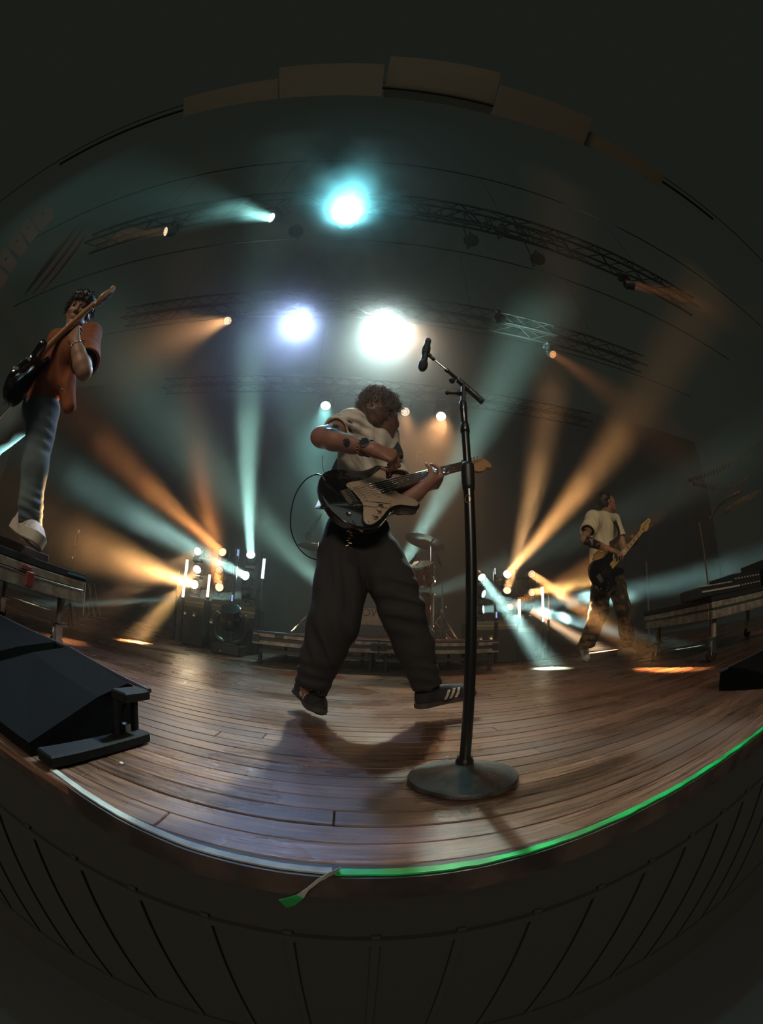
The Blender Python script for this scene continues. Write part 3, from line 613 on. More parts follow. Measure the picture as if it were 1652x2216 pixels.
def guitar(label, kind, bridge, nut, front, body_m, guard_m, neck_m, board_m, group=None):
    bridge, nut = np.asarray(bridge, float), np.asarray(nut, float); x = nz(nut - bridge); z = np.asarray(front, float); z = nz(z - x * (z @ x)); yv = np.cross(z, x)
    F = np.stack([x, yv, z], 1); bass = kind == 'bass'; sc = .862 if bass else .648; bs = 1.12 if bass else .94; ns = 4 if bass else 6
    t = empty('bass_guitar' if bass else 'electric_guitar', label, 'bass guitar' if bass else 'guitar', tuple(bridge), group, F)
    off = np.array([.108 if not bass else .085, 0]); P = spline(BODY_PTS, 5, True) * bs - off * bs; P[:, 1] *= 1 if not bass else 1.0
    b = MB(); slab(b, P, -.024, .020, .009); b.build('body', body_m, t, smooth='auto')
    Gp = spline(GUARD_PTS, 4, True) * bs - off * bs; g = MB(); slab(g, Gp, .0202, .0228, .0012); pg = g.build('pickguard', guard_m, t, smooth='auto')
    sm = M_('small steel screw', (.25, .23, .2), .35, .9)
    sc_pts = [GUARD_PTS[i] for i in (0, 2, 5, 9, 14, 17, 19, 21, 24, 27)]; s_ = MB()
    cen = np.mean(GUARD_PTS, 0)
    for q in sc_pts:
        q = np.array(q); q = q + (cen - q) * .07; q = q * bs - off * bs; s_.lathe([(.0024, .0226), (.0022, .0238), (.0004, .0239)], (q[0], q[1], 0), n=8, caps=False)
    s_.build('screws', sm, pg)['kind'] = 'stuff'
    # neck, fretboard, frets, head
    nl = sc; w0, w1 = (.056, .043) if not bass else (.062, .041); body_end = (.325 - off[0]) * bs
    n = MB(); loops = []
    for xx in np.linspace(body_end - .075, nl, 12):
        wv = w1 + (w0 - w1) * (nl - xx) / (nl - body_end); a = np.linspace(PI, 2 * PI, 9); loops.append([(xx, wv / 2 * math.cos(q), .0215 + .021 * math.sin(q) * (1 if xx > body_end + .02 else .8)) for q in a])
    n.poly(loops); neck = n.build('neck', neck_m, t, smooth='auto')
    fb = MB(); fx0 = body_end - .075
    wf = lambda xx: w1 + (w0 - w1) * (nl - xx) / (nl - body_end)
    fb.poly([[(xx, -wf(xx) / 2, .0215), (xx, wf(xx) / 2, .0215), (xx, wf(xx) / 2 - .001, .0265), (xx, -wf(xx) / 2 + .001, .0265)][::-1] for xx in (fx0, nl + .002)]); fbo = fb.build('fretboard', board_m, t)
    fr = MB(); dots = MB()
    for i in range(1, 22):
        xx = nl - nl * (1 - 2 ** (-i / 12))
        if xx < fx0: break
        fr.box((xx, 0, .0272), (.0022, wf(xx) - .002, .0016))
        xm = nl - nl * (1 - 2 ** (-(i - .5) / 12))
        if i in (3, 5, 7, 9, 12, 15, 17, 19):
            if bass: dots.box((xm, 0, .0267), (.011 if i < 12 else .008, wf(xm) * .62, .0012))
            else: dots.lathe([(.003, .0264), (.0028, .0270), (.0003, .0271)], (xm, 0, 0), n=8, caps=False)
    fro = fr.build('frets', M_('nickel fret wire', (.62, .60, .55), .25, 1.), t); fro['kind'] = 'stuff'
    dots.build('inlays', matt_black if bass else M_('pearl dot', (.6, .58, .5), .4), t)['kind'] = 'stuff'
    MB().box((nl + .003, 0, .0265), (.005, w1, .007)).build('nut', M_('bone nut', (.7, .68, .6), .4), t)
    if bass: HP = [(nl, -.021), (nl + .03, -.030), (nl + .075, -.050), (nl + .12, -.047), (nl + .150, -.030), (nl + .175, -.012), (nl + .205, -.018), (nl + .228, -.004), (nl + .232, .018), (nl + .215, .034), (nl + .185, .036), (nl + .12, .044), (nl + .07, .049), (nl + .045, .046), (nl + .03, .034), (nl, .021)]
    else: HP = [(nl, -.0215), (nl + .022, -.026), (nl + .050, -.045), (nl + .085, -.052), (nl + .118, -.044), (nl + .130, -.034), (nl + .140, -.041), (nl + .162, -.046), (nl + .178, -.030), (nl + .180, -.006), (nl + .168, .018), (nl + .15, .027), (nl + .10, .026), (nl + .05, .0255), (nl + .02, .024), (nl, .0215)]
    h = MB(); HQ = spline(HP, 4, True); slab(h, HQ, -.001 + .0, .015, .002); ho = h.build('headstock', neck_m, t, smooth='auto')
    for i in range(ns):
        if bass: px, py = nl + .062 + i * .038, .030 - .003 * i; ky = 1
        else: px, py = nl + .030 + i * .0235, .0125; ky = 1
        q = MB(); r = 1.5 if bass else 1.; q.lathe([(.0045 * r, .015), (.0045 * r, .019), (.0030 * r, .020), (.0030 * r, .027), (.0034 * r, .029), (.0005, .0295)], (px, py, 0), n=10, caps=False)
        q.tube([(px, py + .008, .004), (px, py + .026 * r, .004)], .0028 * r, 8); q.ball((px, py + .031 * r, .004), (.0075 * r, .0048 * r, .0032 * r), 8)
        q.box((px, py + .002, -.006), (.014 * r, .02 * r, .010)); q.build('tuner', chrome, t, smooth='auto')
    if bass: MB().box((nl + .03, 0, .0165), (.012, .03, .004)).build('string_tree', chrome, t)
    # pickups, bridge, controls
    cream = guard_m; pkx = [.045, .105, .168] if not bass else [.055, .17]
    for i, px in enumerate(pkx):
        an = .10 if (i == 0 and not bass) else 0.0; R = np.array([[math.cos(an), -math.sin(an), 0], [math.sin(an), math.cos(an), 0], [0, 0, 1]])
        q = MB(); L_ = .082 if not bass else .095
        ring = [(math.cos(a) * .0085 * (1) + 0, (L_ / 2 - .009) * (1 if math.sin(a) >= 0 else -1) + math.sin(a) * .0085) for a in np.linspace(0, 2 * PI, 25)[:-1]]
        RP = np.array(ring) * (1 if not bass else 1.25); RP = RP @ R[:2, :2].T + [px, 0]; slab(q, RP, .021, .0262, .0012); pk = q.build('pickup', cream if not bass else gloss_black, t, smooth='auto')
        pm = MB()
        for k in range(ns):
            c_ = R @ np.array([0, (k - (ns - 1) / 2) * (.0104 if not bass else .019), 0]); pm.lathe([(.0024, .0262), (.0022, .0269), (.0003, .027)], (px + c_[0], c_[1], 0), n=8, caps=False)
        pm.build('pole_pieces', sm, pk)['kind'] = 'stuff'
    br = MB(); bw = .072 if not bass else .085
    br.box((-.004, 0, .0225), (.040 if not bass else .055, bw, .003), bev=.001)
    for k in range(ns): br.box((-.004, (k - (ns - 1) / 2) * (.0106 if not bass else .019), .0275), (.022 if not bass else .036, .0088 if not bass else .015, .008), bev=.0015)
    br.build('bridge', M_('worn bridge steel', (.42, .38, .32), .28, .95), t, smooth='auto')
    kn = [(.075, -.082), (.052, -.104), (.022, -.122)] if not bass else [(.02, -.10), (-.005, -.118), (-.03, -.13)]
    for kx, kyy in kn:
        q = MB(); q.lathe([(.0125, .0228), (.012, .027), (.0095, .0285), (.009, .038), (.0075, .0395), (.0005, .0395)], (kx * bs + (.012 if not bass else .03), kyy * bs, 0), n=20, caps=False); q.build('knob', cream if not bass else black_metal, t, smooth='auto')
    if not bass:
        sw = MB(); sw.box((.118, -.078, .0232), (.030, .004, .001)); sw.tube([(.118, -.078, .023), (.124, -.079, .036)], .0012, 6); sw.ball((.125, -.0792, .038), .003, 8); sw.build('selector_switch', cream, t, smooth='auto')
        ar = MB(); ar.tube(spline([(.004, -.036, .028), (.012, -.048, .040), (.05, -.070, .048), (.10, -.092, .046)], 6), .0021, 8); ar.build('tremolo_arm', chrome, t, smooth='auto')
    st = MB()
    for k in range(ns):
        s1 = (k - (ns - 1) / 2) / (ns - 1); ya = s1 * (.054 if not bass else .060); yb = s1 * (w1 - .008); kk = (ns - 1 - k)
        hx, hy = (nl + .062 + kk * .038, .030 - .003 * kk) if bass else (nl + .030 + kk * .0235, .0125)
        st.tube([(-.002, ya, .0318), (nl + .003, yb, .0302), (hx, hy, .0245)], .0004 + .00012 * k if not bass else .0007 + .0002 * k, 5)
    st.build('strings', chrome, t, smooth=True)['kind'] = 'stuff'
    for px, py in ((P[:, 0].min() - .001, 0), (P[np.argmax(P[:, 0]), 0] - .004, P[np.argmax(P[:, 0]), 1] + .002)):
        d = nz([px - .1, py, 0]); MB().lathe([(.003, 0), (.0022, .004), (.0045, .008), (.0045, .0095), (.0005, .010)], (px, py, -.002), d, n=10, caps=False).build('strap_button', chrome, t, smooth='auto')
    # output jack plate on the lower front
    MB().lathe([(.011, .0205), (.009, .0225), (.004, .021), (.0005, .021)], (-.052 * bs, -.075 * bs, 0), n=16, caps=False).build('jack_plate', chrome, t, smooth='auto')
    return t, F
def gp(F, bridge, p): return np.asarray(bridge) + F @ np.array(p, float)
# ------------------------------------------------------------------ microphone stand, boom and microphone
YS = .815
base_c = np.array([at(1004, 1672, YS)[0], YS, 0.0]); bx = base_c[0]
# centre of the base from its rim in the picture
rimL, rimR = G(869, 1712), G(1132, 1712); base_r = float(np.linalg.norm(rimR - rimL) / 2) * .99
st = empty('microphone_stand', 'heavy black microphone stand with round cast base in front of the singer', 'microphone stand', (bx, YS, 0))
cast = M_('black textured cast iron', (.050, .047, .045), .5, .0, .6, bump=(260, .0012), noise=(30, (.02, .019, .018), .1))
b = MB(); R_ = base_r
b.lathe([(.001, .002), (R_ * .97, .002), (R_, .005), (R_, .013), (R_ * .985, .0165), (R_ * .96, .0175), (R_ * .5, .033), (R_ * .2, .046), (R_ * .13, .051), (.001, .051)], n=72, caps=False).build('base', cast, st, smooth='auto')
dm = M_('black satin tube', (.010, .010, .010), .28, 0., .6, coat=.3)
zt = lambda y: float(at(1007, y, YS)[2])
z_cl0, z_cl1, z_a, z_b, z_c = zt(1052), zt(1003), zt(932), zt(918), zt(880)
MB().lathe([(.021, .049), (.021, .056), (.0175, .062), (.0175, .066)], n=24).build('collar', dm, st, smooth='auto')
MB().lathe([(.0128, .05), (.0128, z_cl0 + .01)], n=24).build('pole', dm, st, smooth='auto')
# the lower tube is about 24 px wide in the photograph
MB().lathe([(.0130, .06), (.0132, z_cl0 - .0)], n=28).build('sleeve', dm, st, smooth='auto')
MB().lathe([(.0118, z_cl0 - .012), (.0150, z_cl0 - .008), (.0155, z_cl0), (.0162, z_cl0 + .004), (.0168, z_cl1 - .012), (.0165, z_cl1 - .004), (.013, z_cl1 + .001), (.0105, z_cl1 + .001)], n=32).build('clutch', M_('ribbed black rubber grip', (.016, .016, .016), .38, bump=(300, .0008)), st, smooth='auto')
MB().lathe([(.0104, z_cl1), (.0104, z_a)], n=24).build('upper_tube', dm, st, smooth='auto')
MB().lathe([(.0104, z_a - .008), (.0125, z_a - .005), (.0125, z_a + .004), (.0118, z_a + .014), (.0098, z_b + .002), (.0092, z_b + .004)], n=24).build('joint_ring', dm, st, smooth='auto')
MB().lathe([(.0092, z_b - .004), (.0092, z_c - .016), (.0104, z_c - .012), (.0104, z_c + .012), (.0085, z_c + .016)], n=24).build('top_tube', dm, st, smooth='auto')
# worn ring sticker
ring = MB()
cz = zt(1083)
ring.tube([(math.sin(a * .0 + -.55 + .52 * math.cos(q)) * .0136, -math.cos(-.55 + .52 * math.cos(q)) * .0136, cz + .0098 * math.sin(q)) for q in np.linspace(0, 2 * PI, 33)[:-1] for a in (0,)], .0009, 6, closed=True)
ring.build('ring_label', M_('worn copper print', (.45, .22, .12), .35, .6), st, smooth=True)
B0 = np.array([at(938, 777, YS)[0] - bx, 0, at(938, 777, YS)[2]]); B1 = np.array([at(1044, 869, YS)[0] - bx, 0, at(1044, 869, YS)[2]]); bd = nz(B1 - B0); LB = np.linalg.norm(B1 - B0)
q = lambda t_: B0 + bd * LB * t_
piv = q(.62); top = np.array([0, 0, z_c + .016])
MB().tube([q(.05), q(.28)], .0034, 12).build('boom_rod', chrome, st, smooth='auto')
MB().tube([q(.26), q(.30), q(.31), q(.66)], [.0062, .0066, .0052, .0052], 16).build('boom_tube', M_('worn black chrome', (.10, .10, .10), .22, .8), st, smooth='auto')
MB().tube([q(.50), q(.51), q(.70), q(.76), q(.77)], [.006, .0085, .009, .0085, .006], 16).build('boom_clamp', black_metal, st, smooth='auto')
MB().tube([q(.74), q(.745), q(.99), q(1.)], [.008, .0092, .0092, .0088], 20).build('counterweight', M_('scratched grey steel', (.15, .155, .16), .35, .5, bump=(200, .0006), noise=(80, (.05, .05, .055), .2)), st, smooth='auto')
MB().tube([q(1.), q(1.012)], .0086, 20).build('end_cap', rubber, st, smooth='auto')
sw = MB(); sw.box((top + piv) / 2, (.011, .018, np.linalg.norm(piv - top) + .01), frame(piv - top, (0, 1, 0)), bev=.003); sw.build('swivel_bracket', black_metal, st)
kb = MB(); k0 = piv + (top - piv) * .55; k1 = np.array([at(967, 854, YS)[0] - bx, -.008, at(967, 854, YS)[2]])
kb.tube([k0, k0 + (k1 - k0) * .35, k0 + (k1 - k0) * .45, k1], [.006, .0055, .0035, .0035], 12); kb.ball(k1, .0062, 12); kb.ball(k0 + (k1 - k0) * .3 + [0, -.006, -.002], .0065, 12); kb.build('clamp_knob', gloss_black, st, smooth='auto')
kb = MB(); k2 = q(.46) + np.array([-.010, 0, -.012]); kb.tube([q(.46), k2], .0035, 8); kb.tube([k2 - [.003, 0, .003], k2 + [.002, 0, .002]], .0085, 16); kb.build('boom_knob', black_metal, st, smooth='auto')
# microphone with its clip
m0, m1 = at(927, 737, YS), at(914, 799, YS); md = nz(m1 - m0); ml = np.linalg.norm(m1 - m0)
mic = empty('microphone', 'black handheld microphone pointing down in the clip of the boom', 'microphone', tuple(m0), None, frame(md, (0, 1, 0)))
MB().lathe([(.001, -.004), (.008, -.004), (.0092, .0), (.0092, ml * .16), (.0102, ml * .2), (.0104, ml * .34), (.0095, ml * .37), (.0092, ml * .5), (.0098, ml * .7), (.0108, ml * .78), (.0108, ml * .79)], n=28, caps=False).build('handle', M_('satin black mic body', (.018, .018, .018), .35, 0., .6), mic, smooth='auto')
MB().lathe([(.0112, ml * .77), (.0135, ml * .80), (.0140, ml * .84), (.0138, ml * .90), (.0120, ml * .97), (.0085, ml * 1.02), (.003, ml * 1.045), (.0003, ml * 1.047)], n=32, caps=False).build('grille', M_('dark wire mesh grille', (.035, .035, .035), .45, .6, bump=(700, .002)), mic, smooth='auto')
MB().lathe([(.0094, ml * .02), (.0099, ml * .025), (.0099, ml * .055), (.0094, ml * .06)], n=28, caps=False).build('ring', M_('grey ring', (.12, .12, .12), .4), mic, smooth='auto')
cl = MB(); loops = MB()
cl.lathe([(.0110, ml * .26), (.0125, ml * .27), (.0125, ml * .42), (.0105, ml * .5)], n=24, caps=False)
cl.build('clip', rubber, mic, smooth='auto')
cj = MB(); a_ = m0 + md * ml * .42; b_ = B0 + np.array([bx, YS, 0]); cj.tube([a_ + nz(b_ - a_) * .008, b_], .005, 12); cj.ball(a_ + (b_ - a_) * .5, .0075, 12); cj.ball(b_, .0062, 12)
o = cj.build('clip_joint', black_metal, None, smooth='auto'); o.parent = st; o.location = (-bx, -YS, 0)
# ------------------------------------------------------------------ people
def skin_mat(name, col, tattoos=()):
    m = mat(name, col, .48, 0, .45, bump=(300, .0004), noise=(14, tuple(c * .72 for c in col), .25)); nt = m.node_tree; b = nt.nodes['Principled BSDF']
    b.inputs['Subsurface Weight'].default_value = 0.0
    if tattoos:   # inked patterns at places on the arms
        src = b.inputs['Base Color'].links[0].from_socket; geo = nt.nodes.new('ShaderNodeNewGeometry'); cur = None
        vo = nt.nodes.new('ShaderNodeTexVoronoi'); vo.inputs['Scale'].default_value = 62; vo.feature = 'DISTANCE_TO_EDGE'
        no = nt.nodes.new('ShaderNodeTexNoise'); no.inputs['Scale'].default_value = 34; no.inputs['Detail'].default_value = 3
        nt.links.new(geo.outputs['Position'], no.inputs['Vector']); 
        mx = nt.nodes.new('ShaderNodeMapRange'); mx.inputs[1].default_value = .40; mx.inputs[2].default_value = .45; nt.links.new(no.outputs['Fac'], mx.inputs[0])
        for c, r in tattoos:
            vm = nt.nodes.new('ShaderNodeVectorMath'); vm.operation = 'DISTANCE'; vm.inputs[1].default_value = tuple(c); nt.links.new(geo.outputs['Position'], vm.inputs[0])
            mr = nt.nodes.new('ShaderNodeMapRange'); mr.inputs[1].default_value = r; mr.inputs[2].default_value = r * .82; nt.links.new(vm.outputs['Value'], mr.inputs[0])
            if cur is None: cur = mr.outputs[0]
            else:
                ma = nt.nodes.new('ShaderNodeMath'); ma.operation = 'MAXIMUM'; nt.links.new(cur, ma.inputs[0]); nt.links.new(mr.outputs[0], ma.inputs[1]); cur = ma.outputs[0]
        mu = nt.nodes.new('ShaderNodeMath'); mu.operation = 'MULTIPLY'; nt.links.new(cur, mu.inputs[0]); nt.links.new(mx.outputs[0], mu.inputs[1])
        mix = nt.nodes.new('ShaderNodeMix'); mix.data_type = 'RGBA'; mix.inputs[7].default_value = (.018, .02, .022, 1)
        nt.links.new(mu.outputs[0], mix.inputs[0]); nt.links.new(src, mix.inputs[6]); nt.links.new(mix.outputs[2], b.inputs['Base Color'])
    return m
def head_into(K, c, F, sc=1.0, k=1.0):
    c = np.asarray(c, float); L = lambda x, y, z: c + F @ np.array([x, y, z]) * sc; E = lambda p, r, k_=.02, op='+': K.ell(L(*p), np.array(r) * sc, F, k_ * sc, op)
    E((-.012, 0, .035), (.098, .076, .085)); E((.035, 0, -.02), (.062, .060, .085), .03)
    K.cap(L(.055, 0, -.095), L(.02, 0, -.07), .024 * sc, .045 * sc, .03 * sc)
    for y in (-1, 1):
        K.cap(L(-.005, y * .052, -.045), L(.055, y * .018, -.098), .018 * sc, .018 * sc, .022 * sc)
        E((.066, y * .040, -.018), (.022, .022, .016), .022); E((.097, y * .031, .012), (.021, .019, .013), .010, '-')
        E((.079, y * .031, .009), (.0120, .0125, .0115), .004); K.cap(L(.088, y * .014, .030), L(.080, y * .046, .029), .0065 * sc, .006 * sc, .012 * sc)
        E((-.004, y * .076, -.005), (.019, .008, .031), .006); E((.003, y * .084, -.002), (.009, .006, .014), .004, '-'); E((.0, y * .077, -.034), (.009, .006, .009), .006)
        E((.098, y * .012, -.029), (.009, .008, .007), .005)
    K.cap(L(.092, 0, .018), L(.108, 0, -.022), .007 * sc, .0105 * sc, .010 * sc); E((.104, 0, -.026), (.014, .012, .009), .006)
    K.cap(L(.090, -.018, -.054), L(.090, .018, -.054), .006 * sc, .006 * sc, .009 * sc); K.cap(L(.088, -.014, -.065), L(.088, .014, -.065), .0065 * sc, .0065 * sc, .008 * sc)
    K.cap(L(.101, -.022, -.0595), L(.101, .022, -.0595), .0032 * sc, .0032 * sc, .004 * sc, op='-'); E((.070, 0, -.096), (.022, .022, .016), .018)
def arm_into(K, S, El, Wr, r=(.050, .043, .040, .036, .027)):
    S, El, Wr = map(np.asarray, (S, El, Wr)); K.chain([S, S + (El - S) * .5, El], [r[0], r[1], r[2]], .02)
    K.chain([El, El + (Wr - El) * .25, El + (Wr - El) * .6, Wr], [r[2] * .98, r[3] * 1.13, r[3] * .93, r[4]], .02)
    K.ell(El, (r[2] * 1.02,) * 3, None, .01)
def shoe(parent, name, label, heel, toe, up, upper_m, sole_m, L_=.285, style='low', stripe_m=None, stripe_side=1, lace_m=None, h=.0035):
    """heel, toe: points at sole level"""
    heel, toe = np.asarray(heel, float), np.asarray(toe, float); x = nz(toe - heel); z = nz(np.asarray(up, float) - x * (np.asarray(up, float) @ x)); y = np.cross(z, x); F = np.stack([x, y, z], 1)
    s = np.linalg.norm(toe - heel) / .285; P = lambda a, b, c: heel + F @ np.array([a, b, c]) * s
    pts = [P(a, b, c) for a in (-.03, .31) for b in (-.07, .07) for c in (-.03, .13)]; lo, hi = bbox(pts, .0)
    ch = .02 if style == 'low' else .034       # sole thickness
    K = Clay(lo, hi, h); K.chain([P(.038, 0, .030), P(.13, .004, .028), P(.20, .004, .026), P(.245, .0, .024)], [.036 * s, .034 * s, .043 * s, .033 * s], .02 * s, flat=(F[:, 2], 1.05))
    K.ell(P(.045, 0, .055), np.array([.043, .034, .040]) * s, F, .02); K.ell(P(.12, 0, .055), np.array([.055, .030, .034]) * s, F, .03); K.ell(P(.175, 0, .045), np.array([.06, .034, .024]) * s, F, .02)
    K.cap(P(.05, 0, .06), P(.058, 0, .092), .036 * s, .037 * s, .02)
    K.cap(P(.062, 0, .085), P(.064, 0, .14), .028 * s, .029 * s, .006, op='-'); K.cut(P(0, 0, .098 * 1.0), F @ np.array([.12, 0, 1.]))
    K.cut(P(0, 0, .004), -z)
    o = K.mesh(name, upper_m, parent)
    so = MB(); out = [(-.003, 0), (.004, .026), (.03, .038), (.08, .036), (.13, .035), (.18, .045), (.215, .047), (.25, .038), (.275, .02), (.283, 0), (.275, -.022), (.25, -.038), (.215, -.043), (.18, -.040), (.13, -.030), (.08, -.033), (.03, -.037), (.004, -.026)]
    Q = spline(out, 3, True); rock = lambda a: .012 * max(0, (a - .2) / .08) ** 2 if a > .2 else 0
    lay = []
    for zz, ins_ in ((.0, .004), (.003, .0), (ch, .0), (ch + .003, .003), (ch + .003, .012)):
        q = inset(Q, ins_); lay.append([P(a, b, zz + rock(a)) for a, b in q])
    so.poly(lay); sole = so.build('sole', sole_m, o, smooth='auto')
    if lace_m is not None:
        lc = MB()
        for i in range(5):
            a = .095 + i * .021; zz = .089 - i * .0085
            lc.tube(spline([P(a, -.022, zz - .012), P(a + .006, 0, zz + .002), P(a, .022, zz - .012)], 4), .0024 * s, 6)
            lc.tube(spline([P(a, -.020, zz - .010), P(a + .012, 0, zz), P(a + .02, .020, zz - .018)], 4), .0022 * s, 6)
        lc.build('laces', lace_m, o, smooth=True)
    if stripe_m is not None:
        dg = bpy.context.evaluated_depsgraph_get()
        for sd in stripe_side if isinstance(stripe_side, tuple) else (stripe_side,):
            for i in range(3):
                sb = MB(); row = []
                for t_ in np.linspace(0, 1, 6):
                    for u in (0, 1):
                        a = .108 + i * .024 + .022 * t_ + u * .0105; c = .024 + .038 * t_
                        # walk outwards from the middle of the shoe to its surface
                        d_in = .02
                        for dd in np.linspace(.062, .012, 90):
                            p = P(a, sd * dd, c); g = np.round((p - K.lo) / K.h).astype(int)
                            if (g >= 0).all() and (g < K.n).all() and K.f[tuple(g)] < 0: d_in = dd; break
                        row.append((a, d_in, c))
                v = [P(a, sd * (d + .0035), c) for a, d, c in row] + [P(a, sd * (d - .004), c) for a, d, c in row]; n = len(row); f = []
                for k in range(0, n - 2, 2): f += [[k, k + 1, k + 3, k + 2], [n + k, n + k + 2, n + k + 3, n + k + 1], [k, k + 2, n + k + 2, n + k], [k + 1, n + k + 1, n + k + 3, k + 3]]
                f += [[0, n, n + 1, 1], [n - 2, n - 1, 2 * n - 1, 2 * n - 2]]
                sb.add(v, f).build('stripe', stripe_m, o)
    return o
def cloth(name, col, bump=(120, .0012), rough=.9, noise=None): return M_(name, col, rough, 0, .25, bump=bump, noise=noise)
def curls(c, F, n, m, parent, rad=(.105, .088, .100), off=(-.012, 0, .035), L_=.05, coil=.0065, keep=None, seed=1, r=.0011):
    rg = np.random.RandomState(seed); b = MB(); k = 0
    while k < n:
        d = nz(rg.randn(3))
        if keep is not None and not keep(d): continue
        k += 1; p0 = np.array(off) + d * np.array(rad) * rg.uniform(.80, .97); tg = nz(np.cross(d, rg.randn(3))); bt = np.cross(d, tg)
        out = nz(d * rg.uniform(.5, 1.0) + tg * rg.uniform(.2, .8) + np.array([0, 0, -.35])); a = nz(np.cross(out, tg)); b_ = np.cross(out, a); l = L_ * rg.uniform(.55, 1.1); tt = np.linspace(0, 1, 16); ph = rg.uniform(0, 6); tn = rg.uniform(1.2, 2.4); cr = coil * rg.uniform(.6, 1.3)
        pts = [p0 + out * l * t_ * .8 + cr * (a * math.cos(ph + tn * 2 * PI * t_) + b_ * math.sin(ph + tn * 2 * PI * t_)) * min(1, t_ * 3 + .2) - np.array([0, 0, 1]) * l * .35 * t_ * t_ for t_ in tt]
        b.tube([np.asarray(c) + F @ q_ for q_ in pts], [r * 1.4] * 12 + [r * 1.2, r, r * .7, r * .4], 4, caps=False)
    return b.build('curls', m, parent, smooth=True)

def settle(root):                      # parts were sculpted in world coordinates: keep them there under the thing's base
    for c in root.children: c.matrix_parent_inverse = Matrix.Translation(-Vector(root.location))
def nut_at(px, py, b, L_):             # depth on the pixel's ray that puts the nut one scale length from the bridge
    lo, hi = b[1], b[1] + L_
    for _ in range(40):
        m = (lo + hi) / 2
        if np.linalg.norm(at(px, py, m) - b) < L_: lo = m
        else: hi = m
    return at(px, py, lo)
